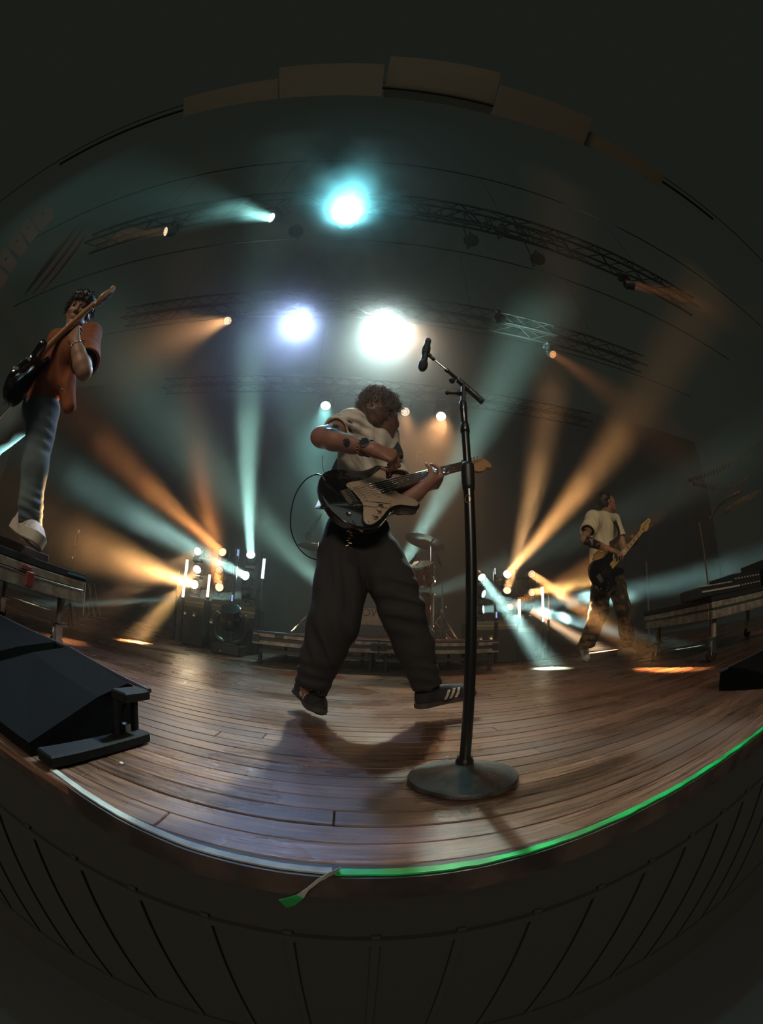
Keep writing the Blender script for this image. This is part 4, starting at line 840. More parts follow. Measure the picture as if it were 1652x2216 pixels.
# ------------------------------------------------------------------ the singer (centre)
sk1 = None
def singer():
    A = at
    Hc = A(825, 899, 1.40); fwd = nz((.52, .84, -.22)); Fh = frameX(fwd, (-.05, .15, 1))
    nb = A(812, 930, 1.42); chest = A(790, 970, 1.45); belly = A(782, 1065, 1.52); pel = A(775, 1150, 1.49)
    Rs, Ls = A(766, 922, 1.39), A(828, 942, 1.50)
    Re, Rw = A(697, 946, 1.30), A(806, 972, 1.19)
    Le, Lw = A(866, 1092, 1.45), A(922, 1050, 1.43)
    RA, LA = A(662, 1478, 1.52), A(922, 1478, 1.50)       # ankles (image left / right leg)
    Rk, Lk = A(712, 1345, 1.34), A(868, 1325, 1.40)
    Rh, Lh = A(748, 1190, 1.43), A(818, 1190, 1.43)
    sm_ = skin_mat('singer skin', (.36, .175, .115), [(A(728, 925, 1.26), .052), (A(748, 958, 1.20), .02)])
    root = empty('person', 'singer in a white t-shirt and baggy black trousers playing guitar mid-stride, head turned away', 'person', (float(G(668, 1545)[0]), 1.5, 0))
    allp = [Hc, nb, chest, pel, Rs, Ls, Re, Rw, Le, Lw, RA, LA, Rk, Lk]
    lo, hi = bbox(allp, .13); lo[2] = .02
    K = Clay(lo, hi, .0043)
    head_into(K, Hc, Fh, .93); K.cap(Hc + Fh @ np.array([-.02, 0, -.05]), nb, .052, .058, .03)
    K.cap(nb, Rs, .05, .052, .04); K.cap(nb, Ls, .05, .052, .04); K.chain([chest, belly, pel], [.085, .085, .085], .03)
    arm_into(K, Rs, Re, Rw); arm_into(K, Ls, Le, Lw, (.048, .042, .039, .036, .027))
    for L4 in ([A(746, 1200, 1.49), A(734, 1270, 1.45), A(722, 1345, 1.42), A(698, 1410, 1.45), A(668, 1490, 1.52)], [A(820, 1205, 1.49), A(852, 1262, 1.46), A(874, 1325, 1.44), A(899, 1395, 1.46), A(925, 1495, 1.51)]): K.chain(L4, [.07, .06, .05, .042, .033], .02)
    # picking hand: fist closed on the strap by the upper horn
    hd = nz(A(858, 992, 1.20) - Rw); Fr = frameX(hd, (-.15, -.75, .45)); Fr = np.stack([Fr[:, 0], -Fr[:, 1] * -1, Fr[:, 2]], 1)
    hand_clay(K, Rw, Fr, [(.75, 1.2, .8), (.85, 1.3, .8), (.95, 1.3, .8), (1.05, 1.3, .8)], thumb=[(.045, .040, -.018), (.066, .036, -.036), (.084, .020, -.044)])
    # fretting hand round the guitar neck
    g0 = A(755, 1083, 1.31); g1 = nut_at(1004, 1014, g0, .648); gN = (0, -1, .28); gx = nz(g1 - g0); gz = np.array(gN, float); gz = nz(gz - gx * (gz @ gx)); gy = np.cross(gz, gx)
    wr = Lw; pd = nz(A(962, 1038, 1.47) - Lw); Fl = frameX(pd, (.25, -.45, -.85))
    hand_clay(K, wr, Fl, [(.95, .75, .6), (1.05, .7, .6), (1.15, .7, .5), (1.2, .7, .5)], spread=.05, thumb=[(.040, .034, -.02), (.050, .040, -.052), (.056, .040, -.078)])
    body = K.mesh('body', sm_, root)
    eyes(Hc, Fh, root, .93)
    # t-shirt
    lo, hi = bbox([nb, chest, belly, Rs, Ls, Re, Ls + (Le - Ls) * .6], .16); S = Clay(lo, hi, .0045)
    S.chain([chest + (0, 0, .01), belly, A(782, 1105, 1.51), A(806, 1135, 1.49)], [.108, .112, .120, .130], .05, flat=((0, 1, 0), 1.05))
    S.cap(nb + (0, 0, -.03), Rs, .060, .060, .04); S.cap(nb + (0, 0, -.03), Ls, .058, .058, .04); S.cap(Rs, chest, .066, .10, .04); S.cap(Ls, chest, .062, .095, .04)
    S.cap(chest + (-.06, .07, .04), nb, .06, .05, .04); S.cap(nb, nb * .74 + Hc * .26, .064, .060, .02)
    se = Rs + (Re - Rs) * .62; S.cap(Rs, se + (Re - Rs) * .05, .068, .066, .03); sl2 = Ls + (Le - Ls) * .62; S.cap(Ls, sl2, .068, .07, .03)
    vd = lambda v: v
    for c_, al, ac, wl, am, rd in ((A(765, 925, 1.33), A(800, 960, 1.3) - A(745, 915, 1.3), A(745, 955, 1.3) - A(775, 905, 1.3), .042, .008, .09),
                               (A(800, 960, 1.30), A(820, 900, 1.3) - A(790, 990, 1.3), (1, 0, 0), .055, .007, .12),
                               (A(750, 1010, 1.33), A(770, 985, 1.3) - A(735, 1030, 1.3), (1, 0, .6), .06, .010, .11),
                               (A(800, 1010, 1.33), A(840, 970, 1.3) - A(780, 1030, 1.3), (.8, 0, .7), .065, .009, .11),
                               (A(735, 915, 1.32), A(700, 915, 1.3) - A(760, 910, 1.3), (0, 0, 1), .03, .005, .06)): S.folds(c_, nz(al), nz(ac), wl, am, rd)
    S.rough(.0022, 22, 3); sd = nz(Re - Rs)
    cap_c = Rs + (Re - Rs) * .60
    S.cutcap(cap_c, sd + np.array([.0, -.25, .0]), Re, .17); S.cutcap(sl2, nz(Le - Ls), Le, .14)
    S.cut(A(790, 1130, 1.47), (.1, 0, -1))
    # openings: sleeves, hem, collar
    S.cap(Rs + sd * .02, Re, .052, .056, .004, op='-'); S.cap(Ls + nz(Le - Ls) * .03, Le, .054, .058, .004, op='-')
    S.cap(nb * .72 + Hc * .28, Hc, .056, .056, .006, op='-'); S.cap(A(782, 1090, 1.42), A(788, 1200, 1.43), .120, .13, .003, op='-')
    shirt = S.mesh('t_shirt', cloth('cream white cotton', (.66, .60, .50), (240, .0006)), root)
    tag(shirt, 'white cotton t-shirt with wide sleeves')
    col = MB(); cn = nz(Hc - nb); Fc = frame(cn); cc = nb + cn * .016
    # trousers
    lo, hi = bbox([pel, Rk, Lk, RA, LA], .17); T = Clay(lo, hi, .005)
    T.chain([A(775, 1128, 1.49), A(773, 1165, 1.49), A(780, 1205, 1.48)], [.118, .130, .132], .04, flat=((0, 1, 0), 1.12))
    T.chain([A(746, 1200, 1.48), A(736, 1270, 1.44), A(724, 1345, 1.40), A(700, 1410, 1.43), A(672, 1500, 1.51)], [.110, .098, .094, .082, .064], .02)
    T.chain([A(818, 1205, 1.48), A(850, 1262, 1.44), A(872, 1325, 1.42), A(897, 1395, 1.45), A(926, 1488, 1.50)], [.102, .088, .084, .074, .062], .02)
    T.folds(A(700, 1400, 1.34), (.3, 0, 1), (1, 0, .3), .06, .007, .12); T.folds(A(880, 1300, 1.33), (1, 0, .4), (0, 0, 1), .07, .008, .12); T.folds(A(760, 1240, 1.3), (.2, 0, 1), (1, 0, 0), .07, .007, .14)
    T.folds(A(930, 1450, 1.44), (1, 0, .2), (0, 0, 1), .05, .004, .08); T.folds(A(670, 1460, 1.44), (1, 0, .3), (0, 0, 1), .05, .005, .09); T.rough(.003, 17, 8)
    a1, a2 = A(676, 1482, 1.49), A(926, 1488, 1.50)
    T.cutcap(A(670, 1493, 1.48), (-.45, 0, -1), a1, .22); T.cutcap(A(926, 1487, 1.50), (.32, 0, -1), a2, .20)
    T.cap(A(690, 1440, 1.45), A(664, 1540, 1.53), .052, .054, .004, op='-'); T.cap(A(915, 1440, 1.47), A(930, 1520, 1.52), .050, .052, .004, op='-')
    T.cut(A(775, 1118, 1.43), (0, 0, 1))
    tr = T.mesh('trousers', cloth('black cotton twill', (.034, .034, .034), (150, .001), .9), root); tag(tr, 'baggy black trousers')
    # hair
    hm = M_('brown hair', (.13, .07, .036), .42, 0, .6); Hh = Clay(*bbox([Hc], .17), .004)
    Hh.ell(Hc + Fh @ np.array([-.022, 0, .045]), (.090, .076, .080), Fh, .01); Hh.ell(Hc + Fh @ np.array([-.052, 0, -.02]), (.062, .068, .085), Fh, .03); Hh.ell(Hc + Fh @ np.array([.03, 0, .075]), (.060, .060, .046), Fh, .02)
    Hh.ell(Hc + Fh @ np.array([.080, 0, -.03]), (.072, .09, .082), Fh, .015, '-')
    for y_ in (-1, 1): Hh.ell(Hc + Fh @ np.array([.012, y_ * .080, -.012]), (.030, .028, .045), Fh, .01, '-')
    Hh.rough(.005, 75, 5); hb = Hh.mesh('hair', hm, root); tag(hb, 'thick curly brown hair')
    def keep(d): return d[2] > -.85 and not (d[0] > .45 and d[2] < .45) and not (d[0] > -.05 and d[2] < .05)
    cu = curls(Hc, Fh, 900, hm, hb, (.098, .084, .092), (-.022, 0, .028), .046, .0066, keep, 3, .0011); cu['kind'] = 'stuff'
    # shoes with three pale stripes
    um = M_('black suede', (.016, .016, .018), .8, bump=(200, .0008)); so = M_('dark rubber sole', (.05, .035, .028), .6); stp = M_('pale leather stripe', (.52, .42, .34), .6)
    hl, te = A(634, 1505, 1.56), A(694, 1556, 1.475)
    te[2] = max(te[2], .004); s1 = shoe(root, 'shoe', 'black suede shoe with three pale stripes, heel raised', nut_at(643, 1499, A(694, 1553, 1.42), .285), A(694, 1553, 1.42), (.55, -.75, .45), um, so, stripe_m=stp, stripe_side=(-1, 1), lace_m=M_('black lace', (.02, .02, .02), .7))
    s2 = shoe(root, 'shoe', 'black suede shoe with three pale stripes, stepping forward', A(901, 1534, 1.50), nut_at(1030, 1506, A(901, 1534, 1.50), .285), (-.12, 0, 1), um, so, stripe_m=stp, stripe_side=(-1,), lace_m=M_('black lace', (.02, .02, .02), .7))
    # wristwatch
    wd = nz(Rw - Re); Fw = frame(wd); wt = MB(); wc = Rw - wd * .018
    wt.lathe([(.0300, -.010), (.0325, -.009), (.0325, .009), (.0300, .010)], wc, wd, n=28, caps=False)
    wo = wt.build('watch', M_('dark watch strap', (.03, .028, .026), .35), root, smooth='auto')
    f_ = nz(np.array([.1, -1, -.1]) - wd * (np.array([.1, -1, -.1]) @ wd)); MB().lathe([(.001, .031), (.017, .031), (.018, .036), (.016, .040), (.0005, .0402)], wc, f_, n=24, caps=False).build('watch_case', chrome, wo, smooth='auto')
    bl = MB()
    for k in range(18):
        a = k * 2 * PI / 18; bl.ball(wc - wd * .024 + Fw @ np.array([.0325 * math.cos(a), .0325 * math.sin(a), 0]), .0042, 8)
    bl.build('bracelet', M_('beaded metal', (.45, .36, .25), .2, .9), root, smooth=True)
    # guitar
    gt, F = guitar('black electric guitar with a cream pickguard held by the singer', 'strat', g0, g1, gN, gloss_black, M_('aged cream plastic', (.42, .32, .22), .35), M_('honey maple', (.48, .26, .11), .3, coat=.3), M_('rosewood fretboard', (.10, .05, .028), .5, bump=(200, .0003), noise=(60, (.05, .025, .015), .2)))
    # strap: from the upper horn over the far shoulder, down the back to the tail
    horn = gp(F, g0, (.33, .150, -.02)); tail = gp(F, g0, (-.118, 0, -.002)); smt = M_('black webbing strap', (.02, .02, .02), .7, bump=(260, .0006))
    pts = spline([horn, A(862, 985, 1.38), A(850, 955, 1.44), Ls + (.0, .0, .065), nb + (-.03, .09, -.0), A(745, 985, 1.60), A(712, 1060, 1.46), tail], 6)
    sb = MB(); T_ = np.gradient(pts, axis=0); loops = []
    for p, t_ in zip(pts, T_):
        t_ = nz(t_); o_ = nz(np.cross(t_, (0, 1, .2))); n_ = np.cross(t_, o_); loops.append([p + o_ * .022 + n_ * .0012, p + o_ * .022 - n_ * .0012, p - o_ * .022 - n_ * .0012, p - o_ * .022 + n_ * .0012])
    sb.poly(loops); so_ = sb.build('strap', smt, None); so_.parent = root
    # cable from the jack: loops out to the left and back behind the trousers; transmitter antenna
    cm = M_('black cable', (.012, .012, .012), .35); cb = MB()
    cp = [(703, 1038, 1.30), (697, 1030, 1.30), (683, 1027, 1.32), (660, 1040, 1.34), (640, 1070, 1.36), (630, 1110, 1.38), (631, 1150, 1.40), (645, 1183, 1.42), (668, 1205, 1.44), (700, 1213, 1.45), (722, 1205, 1.45)]
    cb.tube(spline([A(*c_) for c_ in cp], 6), .0026, 8); cb.tube([A(704, 1041, 1.30), A(698, 1031, 1.30)], .0048, 10)
    o = cb.build('guitar_cable', cm, None, smooth='auto'); tag(o, 'thin black cable looping out behind the singer\'s hip', 'cable')
    an = MB(); an.tube([A(706, 1036, 1.31), A(703, 1026, 1.31)], .0045, 8); an.tube(spline([A(703, 1026, 1.31), A(698, 1008, 1.31), A(699, 986, 1.31)], 5), .0011, 6)
    an.tube(spline([A(704, 1028, 1.31), A(712, 1026, 1.31), A(722, 1030, 1.31)], 3), .002, 6); an.build('antenna', cm, root, smooth='auto')
    ly = MB(); ly.tube(spline([A(697, 1112, 1.38), A(686, 1125, 1.39), A(672, 1145, 1.39), A(663, 1162, 1.39)], 5), .0013, 6); ly.tube(spline([A(696, 1116, 1.38), A(686, 1135, 1.38), A(675, 1150, 1.38), A(663, 1163, 1.38)], 5), .0012, 6)
    ly.tube(spline([A(668, 1152, 1.38), A(672, 1158, 1.38), A(665, 1167, 1.38), A(661, 1160, 1.38)], 5, True), .0018, 6, closed=True); ly.build('lanyard', M_('grey cord', (.12, .12, .11), .6), root, smooth='auto')
    ky = MB(); kc = A(757, 1165, 1.27)
    rk = np.random.RandomState(2)
    for k in range(9): ky.box(kc + np.array([rk.uniform(-.010, .010), rk.uniform(-.004, .004), -.016 * (k - 4) * .55]), (.009, .003, .012), frame(rk.randn(3)), bev=.001)
    ky.build('key_ring', M_('brass keys', (.4, .3, .18), .3, .9), root)
    settle(root)
    return root
singer()
# ------------------------------------------------------------------ guitarist on the left platform
def guitarist():
    A = at; Hc = A(170, 676, 1.10); fwd = nz((.60, -.72, -.34)); Fh = frameX(fwd, (-.12, -.05, 1))
    nb = A(160, 722, 1.17); chest = A(148, 762, 1.20); belly = A(112, 818, 1.24); pel = A(92, 862, 1.28)
    Ls, Rs = A(194, 727, 1.20), A(124, 738, 1.22)
    Le, Lw = A(182, 804, 1.06), A(163, 740, .97); Re, Rw = A(84, 790, 1.42), A(72, 796, 1.12)
    g0 = A(36, 836, 1.00); g1 = nut_at(204, 664, g0, .648)
    Lh, Rh = A(100, 880, 1.30), A(55, 880, 1.30); Lk, LA = A(72, 1012, 1.32), A(64, 1126, 1.40); Rk, RA = A(-30, 960, 1.22), A(-60, 1100, 1.40)
    root = empty('person', 'guitarist in a rust-orange shirt and faded jeans standing on the left platform', 'person', (float(LA[0]), 1.4, .53))
    sm_ = skin_mat('guitarist skin', (.40, .23, .145))
    lo, hi = bbox([Hc, nb, chest, pel, Ls, Rs, Le, Lw, Re, Rw, LA, RA, Rk], .13); K = Clay(lo, hi, .0055)
    head_into(K, Hc, Fh, 1.0); K.cap(Hc + Fh @ np.array([-.02, 0, -.05]), nb, .052, .058, .03); K.cap(nb, Rs, .05, .052, .04); K.cap(nb, Ls, .05, .052, .04); K.chain([chest, belly, pel], [.105, .10, .11], .05)
    arm_into(K, Ls, Le, Lw, (.048, .044, .041, .040, .028)); arm_into(K, Rs, Re, Rw)
    for a, b_, c_ in ((Rh, Rk, RA), (Lh, Lk, LA)): K.chain([a, b_, c_], [.075, .055, .036], .03)
    gx = nz(g1 - g0); gz = np.array((-.70, -.55, .45)); gz = nz(gz - gx * (gz @ gx)); gy = np.cross(gz, gx)
    Fl = frameX(nz(A(159, 708, .95) - Lw), nz(gz * .4 - gx * .2 + gy * -.5)); hand_clay(K, Lw, Fl, [(.5, 1.2, 1.0), (.5, 1.2, 1.0), (.45, 1.15, .9), (.4, 1.0, .8)], thumb=[(.045, .034, 0), (.068, .040, -.006), (.088, .038, -.01)])
    Fr = frameX(nz(A(60, 780, 1.02) - Rw), (.5, -.8, .3)); hand_clay(K, Rw, Fr, [(.4, .9, .6), (.5, .9, .6), (.6, .9, .6), (.7, .9, .6)])
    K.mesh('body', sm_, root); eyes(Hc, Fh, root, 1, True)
    rust = cloth('rust orange cotton', (.26, .085, .034), (160, .0008)); lo, hi = bbox([nb, chest, belly, pel, Rs, Ls, Le, Re], .16); S = Clay(lo, hi, .006)
    S.chain([chest, belly, A(92, 850, 1.27)], [.135, .128, .142], .05, flat=((0, 1, 0), 1.1)); S.cap(nb + (0, 0, -.02), Rs, .066, .066, .05); S.cap(nb + (0, 0, -.02), Ls, .066, .066, .05); S.cap(Rs, chest, .075, .11, .05); S.cap(Ls, chest, .075, .11, .05)
    dl = nz(Le - Ls); S.chain([Ls, Ls + (Le - Ls) * .9], [.072, .086], .03); S.chain([Rs, Rs + (Re - Rs) * .7], [.068, .072], .03)
    S.cap(A(140, 812, 1.25), A(150, 880, 1.30), .07, .045, .03)      # shirt tail hanging beside the hip
    S.folds(A(150, 790, 1.15), (0, .2, 1), (1, 0, 0), .06, .010, .14); S.folds(A(195, 770, 1.15), (0, .2, 1), (1, 0, 0), .05, .007, .10); S.rough(.003, 18, 4)
    S.cutcap(Ls + (Le - Ls) * .80, dl, Le, .16); S.cap(Ls + dl * .02, Le, .054, .072, .004, op='-'); S.cap(Rs, Re, .05, .058, .004, op='-'); S.cap(nb, Hc, .060, .056, .006, op='-')
    tag(S.mesh('shirt', rust, root), 'rust-orange open shirt'); tgm = MB(); tgm.box(A(138, 845, 1.14), (.020, .003, .034), frameX((.9, .1, -.4), (0, -1, 0)), bev=.001); tgm.build('cloth_tag', M_('pale cloth tag', (.6, .57, .5), .8), root)
    lo, hi = bbox([pel, Lk, LA, Rk, RA], .17); T = Clay(lo, hi, .006); T.chain([A(88, 858, 1.28), A(82, 885, 1.30)], [.125, .135], .04, flat=((0, 1, 0), 1.1))
    T.chain([A(95, 890, 1.30), A(76, 1010, 1.32), A(66, 1090, 1.36), A(64, 1130, 1.40)], [.112, .088, .078, .082], .035); T.chain([A(60, 895, 1.30), A(-20, 965, 1.25), RA], [.112, .09, .08], .035)
    T.folds(A(70, 1110, 1.34), (1, 0, .3), (0, 0, 1), .05, .010, .10); T.folds(A(90, 930, 1.22), (1, 0, .6), (0, 0, 1), .07, .006, .12); T.rough(.003, 16, 2); T.cutcap(A(64, 1137, 1.40), (.1, 0, -1), A(64, 1130, 1.4), .18); T.cut(A(88, 838, 1.28), (0, 0, 1))
    tag(T.mesh('jeans', cloth('faded blue denim', (.085, .125, .14), (350, .0006), .85, noise=(7, (.15, .19, .185), .2)), root), 'faded blue-green jeans')
    hm = M_('near-black hair', (.018, .012, .009), .4, 0, .6); Hh = Clay(*bbox([Hc], .18), .0055); Hh.ell(Hc + Fh @ np.array([-.02, 0, .055]), (.112, .094, .10), Fh, .01); Hh.ell(Hc + Fh @ np.array([-.05, 0, -.01]), (.078, .082, .09), Fh, .03); Hh.ell(Hc + Fh @ np.array([.05, .0, .085]), (.06, .07, .045), Fh, .02)
    Hh.ell(Hc + Fh @ np.array([.098, 0, -.02]), (.07, .066, .082), Fh, .006, '-'); Hh.rough(.006, 60, 5); hb = Hh.mesh('hair', hm, root); tag(hb, 'dark hair with a fringe'); cu = curls(Hc, Fh, 420, hm, hb, (.118, .10, .112), (-.015, 0, .045), .05, .003, lambda d: d[2] > -.4 and not (d[0] > .3 and d[2] < .35), 5, .0014); cu['kind'] = 'stuff'
    fr = MB(); rg = np.random.RandomState(6)
    for k in range(26):
        y0 = rg.uniform(-.06, .06); p = [(.075, y0, .10), (.098, y0 * .95, .075), (.104, y0 * .95 + rg.uniform(-.008, .008), .05), (.100, y0 + rg.uniform(-.012, .012), rg.uniform(.022, .04))]
        fr.tube([Hc + Fh @ np.array(q_) for q_ in spline(p, 3)], list(np.linspace(.0035, .0008, 10)), 5)
    fr.build('fringe', hm, hb, smooth=True)['kind'] = 'stuff'
    wm = M_('white trainer leather', (.60, .55, .46), .55, noise=(30, (.42, .34, .30), .1)); sole = M_('off-white sole', (.50, .46, .38), .6)
    shoe(root, 'shoe', 'chunky pale trainer', A(30, 1150, 1.46), A(77, 1188, 1.30), (.25, .25, 1), wm, sole, style='thick', h=.005, lace_m=M_('pale lace', (.6, .57, .5), .7))
    shoe(root, 'shoe', 'chunky pale trainer', A(-70, 1150, 1.45), A(-30, 1170, 1.25), (0, 0, 1), wm, sole, style='thick', h=.006)
    wd = nz(Lw - Le); bl = MB(); Fw = frame(wd); wc = Lw - wd * .02
    for k in range(16): a = k * PI / 8; bl.ball(wc + Fw @ np.array([.032 * math.cos(a), .032 * math.sin(a), 0]), .0055, 8)
    bl.build('bracelet', chrome, root, smooth=True)
    gt, F = guitar('black electric guitar with maple neck held up by the guitarist on the left platform', 'strat', g0, g1, gz, gloss_black, M_('white plastic guard', (.6, .58, .52), .35), M_('honey maple', (.48, .26, .11), .3), M_('honey maple board', (.44, .24, .10), .3))
    settle(root)
    pts = spline([gp(F, g0, (.32, .14, -.01)), A(165, 728, 1.10), Ls * .5 + nb * .5 + (0, 0, .06), chest + (.0, .14, .05), A(110, 820, 1.38), gp(F, g0, (-.11, 0, 0))], 6); sb = MB(); T_ = np.gradient(pts, axis=0); loops = []
    for p, t_ in zip(pts, T_): t_ = nz(t_); o_ = nz(np.cross(t_, (0, 1, .2))); n_ = np.cross(t_, o_); loops.append([p + o_ * .022 + n_ * .0012, p + o_ * .022 - n_ * .0012, p - o_ * .022 - n_ * .0012, p - o_ * .022 + n_ * .0012])
    sb.poly(loops); o = sb.build('strap', M_('black webbing strap', (.02, .02, .02), .7), root); o.matrix_parent_inverse = Matrix.Translation(-Vector(root.location))
guitarist()

# ------------------------------------------------------------------ bassist on the right
def bassist():
    A = at; Y0 = 3.3; Hc = A(1314, 1089, Y0 + .02); fwd = nz((.94, -.24, .36)); Fh = frameX(fwd, (-.38, 0, .9))
    nb = A(1309, 1114, Y0 + .0); chest = A(1303, 1146, Y0); belly = A(1303, 1192, Y0 + .02); pel = A(1308, 1238, Y0 + .04)
    Rs, Ls = A(1284, 1122, Y0 - .10), A(1330, 1124, Y0 + .12); Re, Rw = A(1264, 1169, Y0 - .26), A(1321, 1190, Y0 - .30); Le, Lw = A(1352, 1190, Y0 + .06), A(1377, 1172, Y0 - .04)
    g0 = A(1297, 1252, Y0 - .30); g1 = nut_at(1393, 1143, g0, .862)
    Rh, Lh = A(1298, 1245, Y0 + .0), A(1330, 1245, Y0 + .08); Rk, RA = A(1293, 1330, Y0 - .10), A(1266, 1398, Y0 + .05); Lk, LA = A(1350, 1320, Y0 + .0), A(1361, 1392, Y0 + .05)
    root = empty('person', 'bassist in a cream t-shirt and camouflage trousers looking up, right of the stage', 'person', (float(RA[0]), Y0, 0))
    sm_ = skin_mat('bassist skin', (.42, .215, .125), [(A(1282, 1178, Y0 - .30), .11), (A(1268, 1158, Y0 - .2), .07)])
    lo, hi = bbox([Hc, nb, chest, pel, Ls, Rs, Le, Lw, Re, Rw, LA, RA, Rk, Lk], .15); K = Clay(lo, hi, .0068); sc = 1.05
    head_into(K, Hc, Fh, sc); K.cap(Hc + Fh @ np.array([-.02, 0, -.05]), nb, .055, .06, .03); K.cap(nb, Rs, .05, .055, .04); K.cap(nb, Ls, .05, .055, .04); K.chain([chest, belly, pel], [.09, .085, .09], .05)
    arm_into(K, Rs, Re, Rw, (.052, .048, .044, .042, .030)); arm_into(K, Ls, Le, Lw, (.052, .048, .044, .040, .030))
    for a, b_, c_ in ((Rh, Rk, RA), (Lh, Lk, LA)): K.chain([a, b_, c_], [.08, .06, .04], .03)
    gx = nz(g1 - g0); gz = np.array((-.15, -1, -.10)); gz = nz(gz - gx * (gz @ gx)); gy = np.cross(gz, gx)
    Fr = frameX(nz(A(1338, 1196, Y0 - .36) - Rw), nz((.1, -.8, .6))); hand_clay(K, Rw, Fr, [(.3, .5, .3), (.4, .6, .4), (.5, .7, .4), (.6, .8, .4)], sc=1.12, wr=.030)
    Fl = frameX(nz(A(1374, 1160, Y0 - .12) - Lw), nz(-gz * .2 + gx * .8 - gy * .5)); hand_clay(K, Lw, Fl, [(.5, 1.2, 1.0), (.45, 1.1, 1.0), (.35, 1.1, .9), (.25, 1.0, .8)], spread=.08, sc=1.12, wr=.03, thumb=[(.045, .034, 0), (.07, .04, -.004), (.09, .04, -.006)])
    K.mesh('body', sm_, root); eyes(Hc, Fh, root, sc)
    lo, hi = bbox([nb, chest, belly, Rs, Ls, Re, Le], .17); S = Clay(lo, hi, .007); S.chain([chest + (0, 0, .03), belly, A(1303, 1225, Y0 + .02)], [.142, .138, .150], .05, flat=((0, 1, 0), 1.0))
    S.cap(nb + (0, 0, -.03), Rs, .07, .075, .05); S.cap(nb + (0, 0, -.03), Ls, .07, .07, .05); S.cap(Rs, chest, .085, .12, .05); dr = nz(Re - Rs); S.chain([Rs, Rs + (Re - Rs) * .72], [.082, .092], .03); S.chain([Ls, Ls + (Le - Ls) * .6], [.07, .08], .03)
    S.folds(A(1290, 1160, Y0 - .14), (.3, 0, 1), (1, 0, 0), .07, .010, .16); S.folds(A(1275, 1140, Y0 - .2), (0, 0, 1), (1, 0, 0), .06, .007, .10); S.rough(.003, 16, 9)
    S.cutcap(Rs + (Re - Rs) * .64, dr, Re, .24); S.cutcap(Ls + (Le - Ls) * .5, nz(Le - Ls), Le, .18); S.cap(Rs + dr * .02, Re, .06, .082, .005, op='-'); S.cap(nb + (0, 0, -.01), Hc, .066, .062, .006, op='-'); S.cut(A(1303, 1226, Y0), (0, 0, -1)); S.cap(A(1303, 1205, Y0), A(1303, 1240, Y0), .125, .135, .004, op='-')
    tag(S.mesh('t_shirt', cloth('cream cotton', (.78, .66, .42), (240, .0006)), root), 'loose cream t-shirt')
    lo, hi = bbox([pel, Rk, Lk, RA, LA], .2); T = Clay(lo, hi, .0075); T.chain([A(1306, 1222, Y0 + .03), A(1312, 1262, Y0 + .04)], [.13, .15], .04, flat=((0, 1, 0), 1.1))
    T.chain([A(1302, 1262, Y0), A(1296, 1325, Y0 - .08), A(1280, 1370, Y0), A(1268, 1400, Y0 + .03)], [.125, .105, .092, .098], .04); T.chain([A(1334, 1262, Y0 + .06), A(1347, 1315, Y0 + .0), A(1356, 1365, Y0 + .04), A(1362, 1394, Y0 + .05)], [.115, .098, .084, .092], .04)
    T.folds(A(1275, 1385, Y0 - .1), (1, 0, .3), (0, 0, 1), .07, .013, .14); T.folds(A(1360, 1385, Y0 - .05), (1, 0, .2), (0, 0, 1), .06, .014, .14); T.folds(A(1300, 1310, Y0 - .15), (1, 0, .5), (0, 0, 1), .09, .008, .16); T.rough(.004, 14, 2)
    T.cutcap(A(1265, 1405, Y0), (.1, 0, -1), A(1268, 1400, Y0), .2); T.cutcap(A(1362, 1401, Y0), (0, 0, -1), A(1362, 1395, Y0), .2); T.cut(A(1306, 1214, Y0), (0, 0, 1))
    cm = M_('brown camouflage cloth', (.040, .030, .018), .85, noise=(14, (.15, .085, .038), .03), bump=(200, .001)); tag(T.mesh('trousers', cm, root), 'brown camouflage trousers rolled at the ankles')
    hm = M_('dark brown hair', (.030, .018, .012), .45); Hh = Clay(*bbox([Hc], .17), .006); Hh.ell(Hc + Fh @ np.array([-.02, 0, .045]) * sc, np.array((.102, .082, .092)) * sc, Fh, .01); Hh.ell(Hc + Fh @ np.array([-.055, 0, -.01]) * sc, np.array((.062, .070, .075)) * sc, Fh, .03)
    Hh.ell(Hc + Fh @ np.array([.09, 0, -.01]) * sc, np.array((.07, .09, .075)) * sc, Fh, .01, '-'); Hh.rough(.004, 60, 3)
    for y_ in (-1, 1): Hh.ell(Hc + Fh @ np.array([.010, y_ * .085, -.012]) * sc, np.array((.026, .028, .040)) * sc, Fh, .01, '-')
    hb = Hh.mesh('hair', hm, root); cu = curls(Hc, Fh, 260, hm, hb, (.108, .088, .10), (-.02, 0, .04), .025, .002, lambda d: d[2] > -.2 and not (d[0] > .35 and d[2] < .4), 8, .0016); cu['kind'] = 'stuff'
    ear = MB(); ear.ball(Hc + Fh @ np.array([.004, -.086, -.004]) * sc, .009, 10); ear.build('earpiece', gloss_black, root, smooth=True)
    wm = M_('cream canvas', (.64, .60, .50), .6); sole = M_('cream rubber sole', (.56, .50, .40), .55)
    a0, a1 = A(1253, 1400, Y0 + .10), G(1266, 1437); shoe(root, 'shoe', 'cream slip-on shoe, heel raised', nut_at(1257, 1404, G(1268, 1434), .30), G(1268, 1434), (.35, -.5, .8), wm, sole, style='thick', h=.006)
    b0 = G(1340, 1419); b1 = G(1394, 1417); b0[2] = b1[2] = .003; shoe(root, 'shoe', 'cream slip-on shoe flat on the boards', b0, b0 + nz(b1 - b0) * .31, (0, 0, 1), wm, sole, style='thick', h=.006)
    gt, F = guitar('black bass guitar with a maple neck and black block inlays held by the bassist', 'bass', g0, g1, gz, gloss_black, M_('black guard', (.012, .012, .012), .2), M_('golden maple', (.62, .38, .12), .3), M_('golden maple board', (.66, .42, .14), .3))
    settle(root)
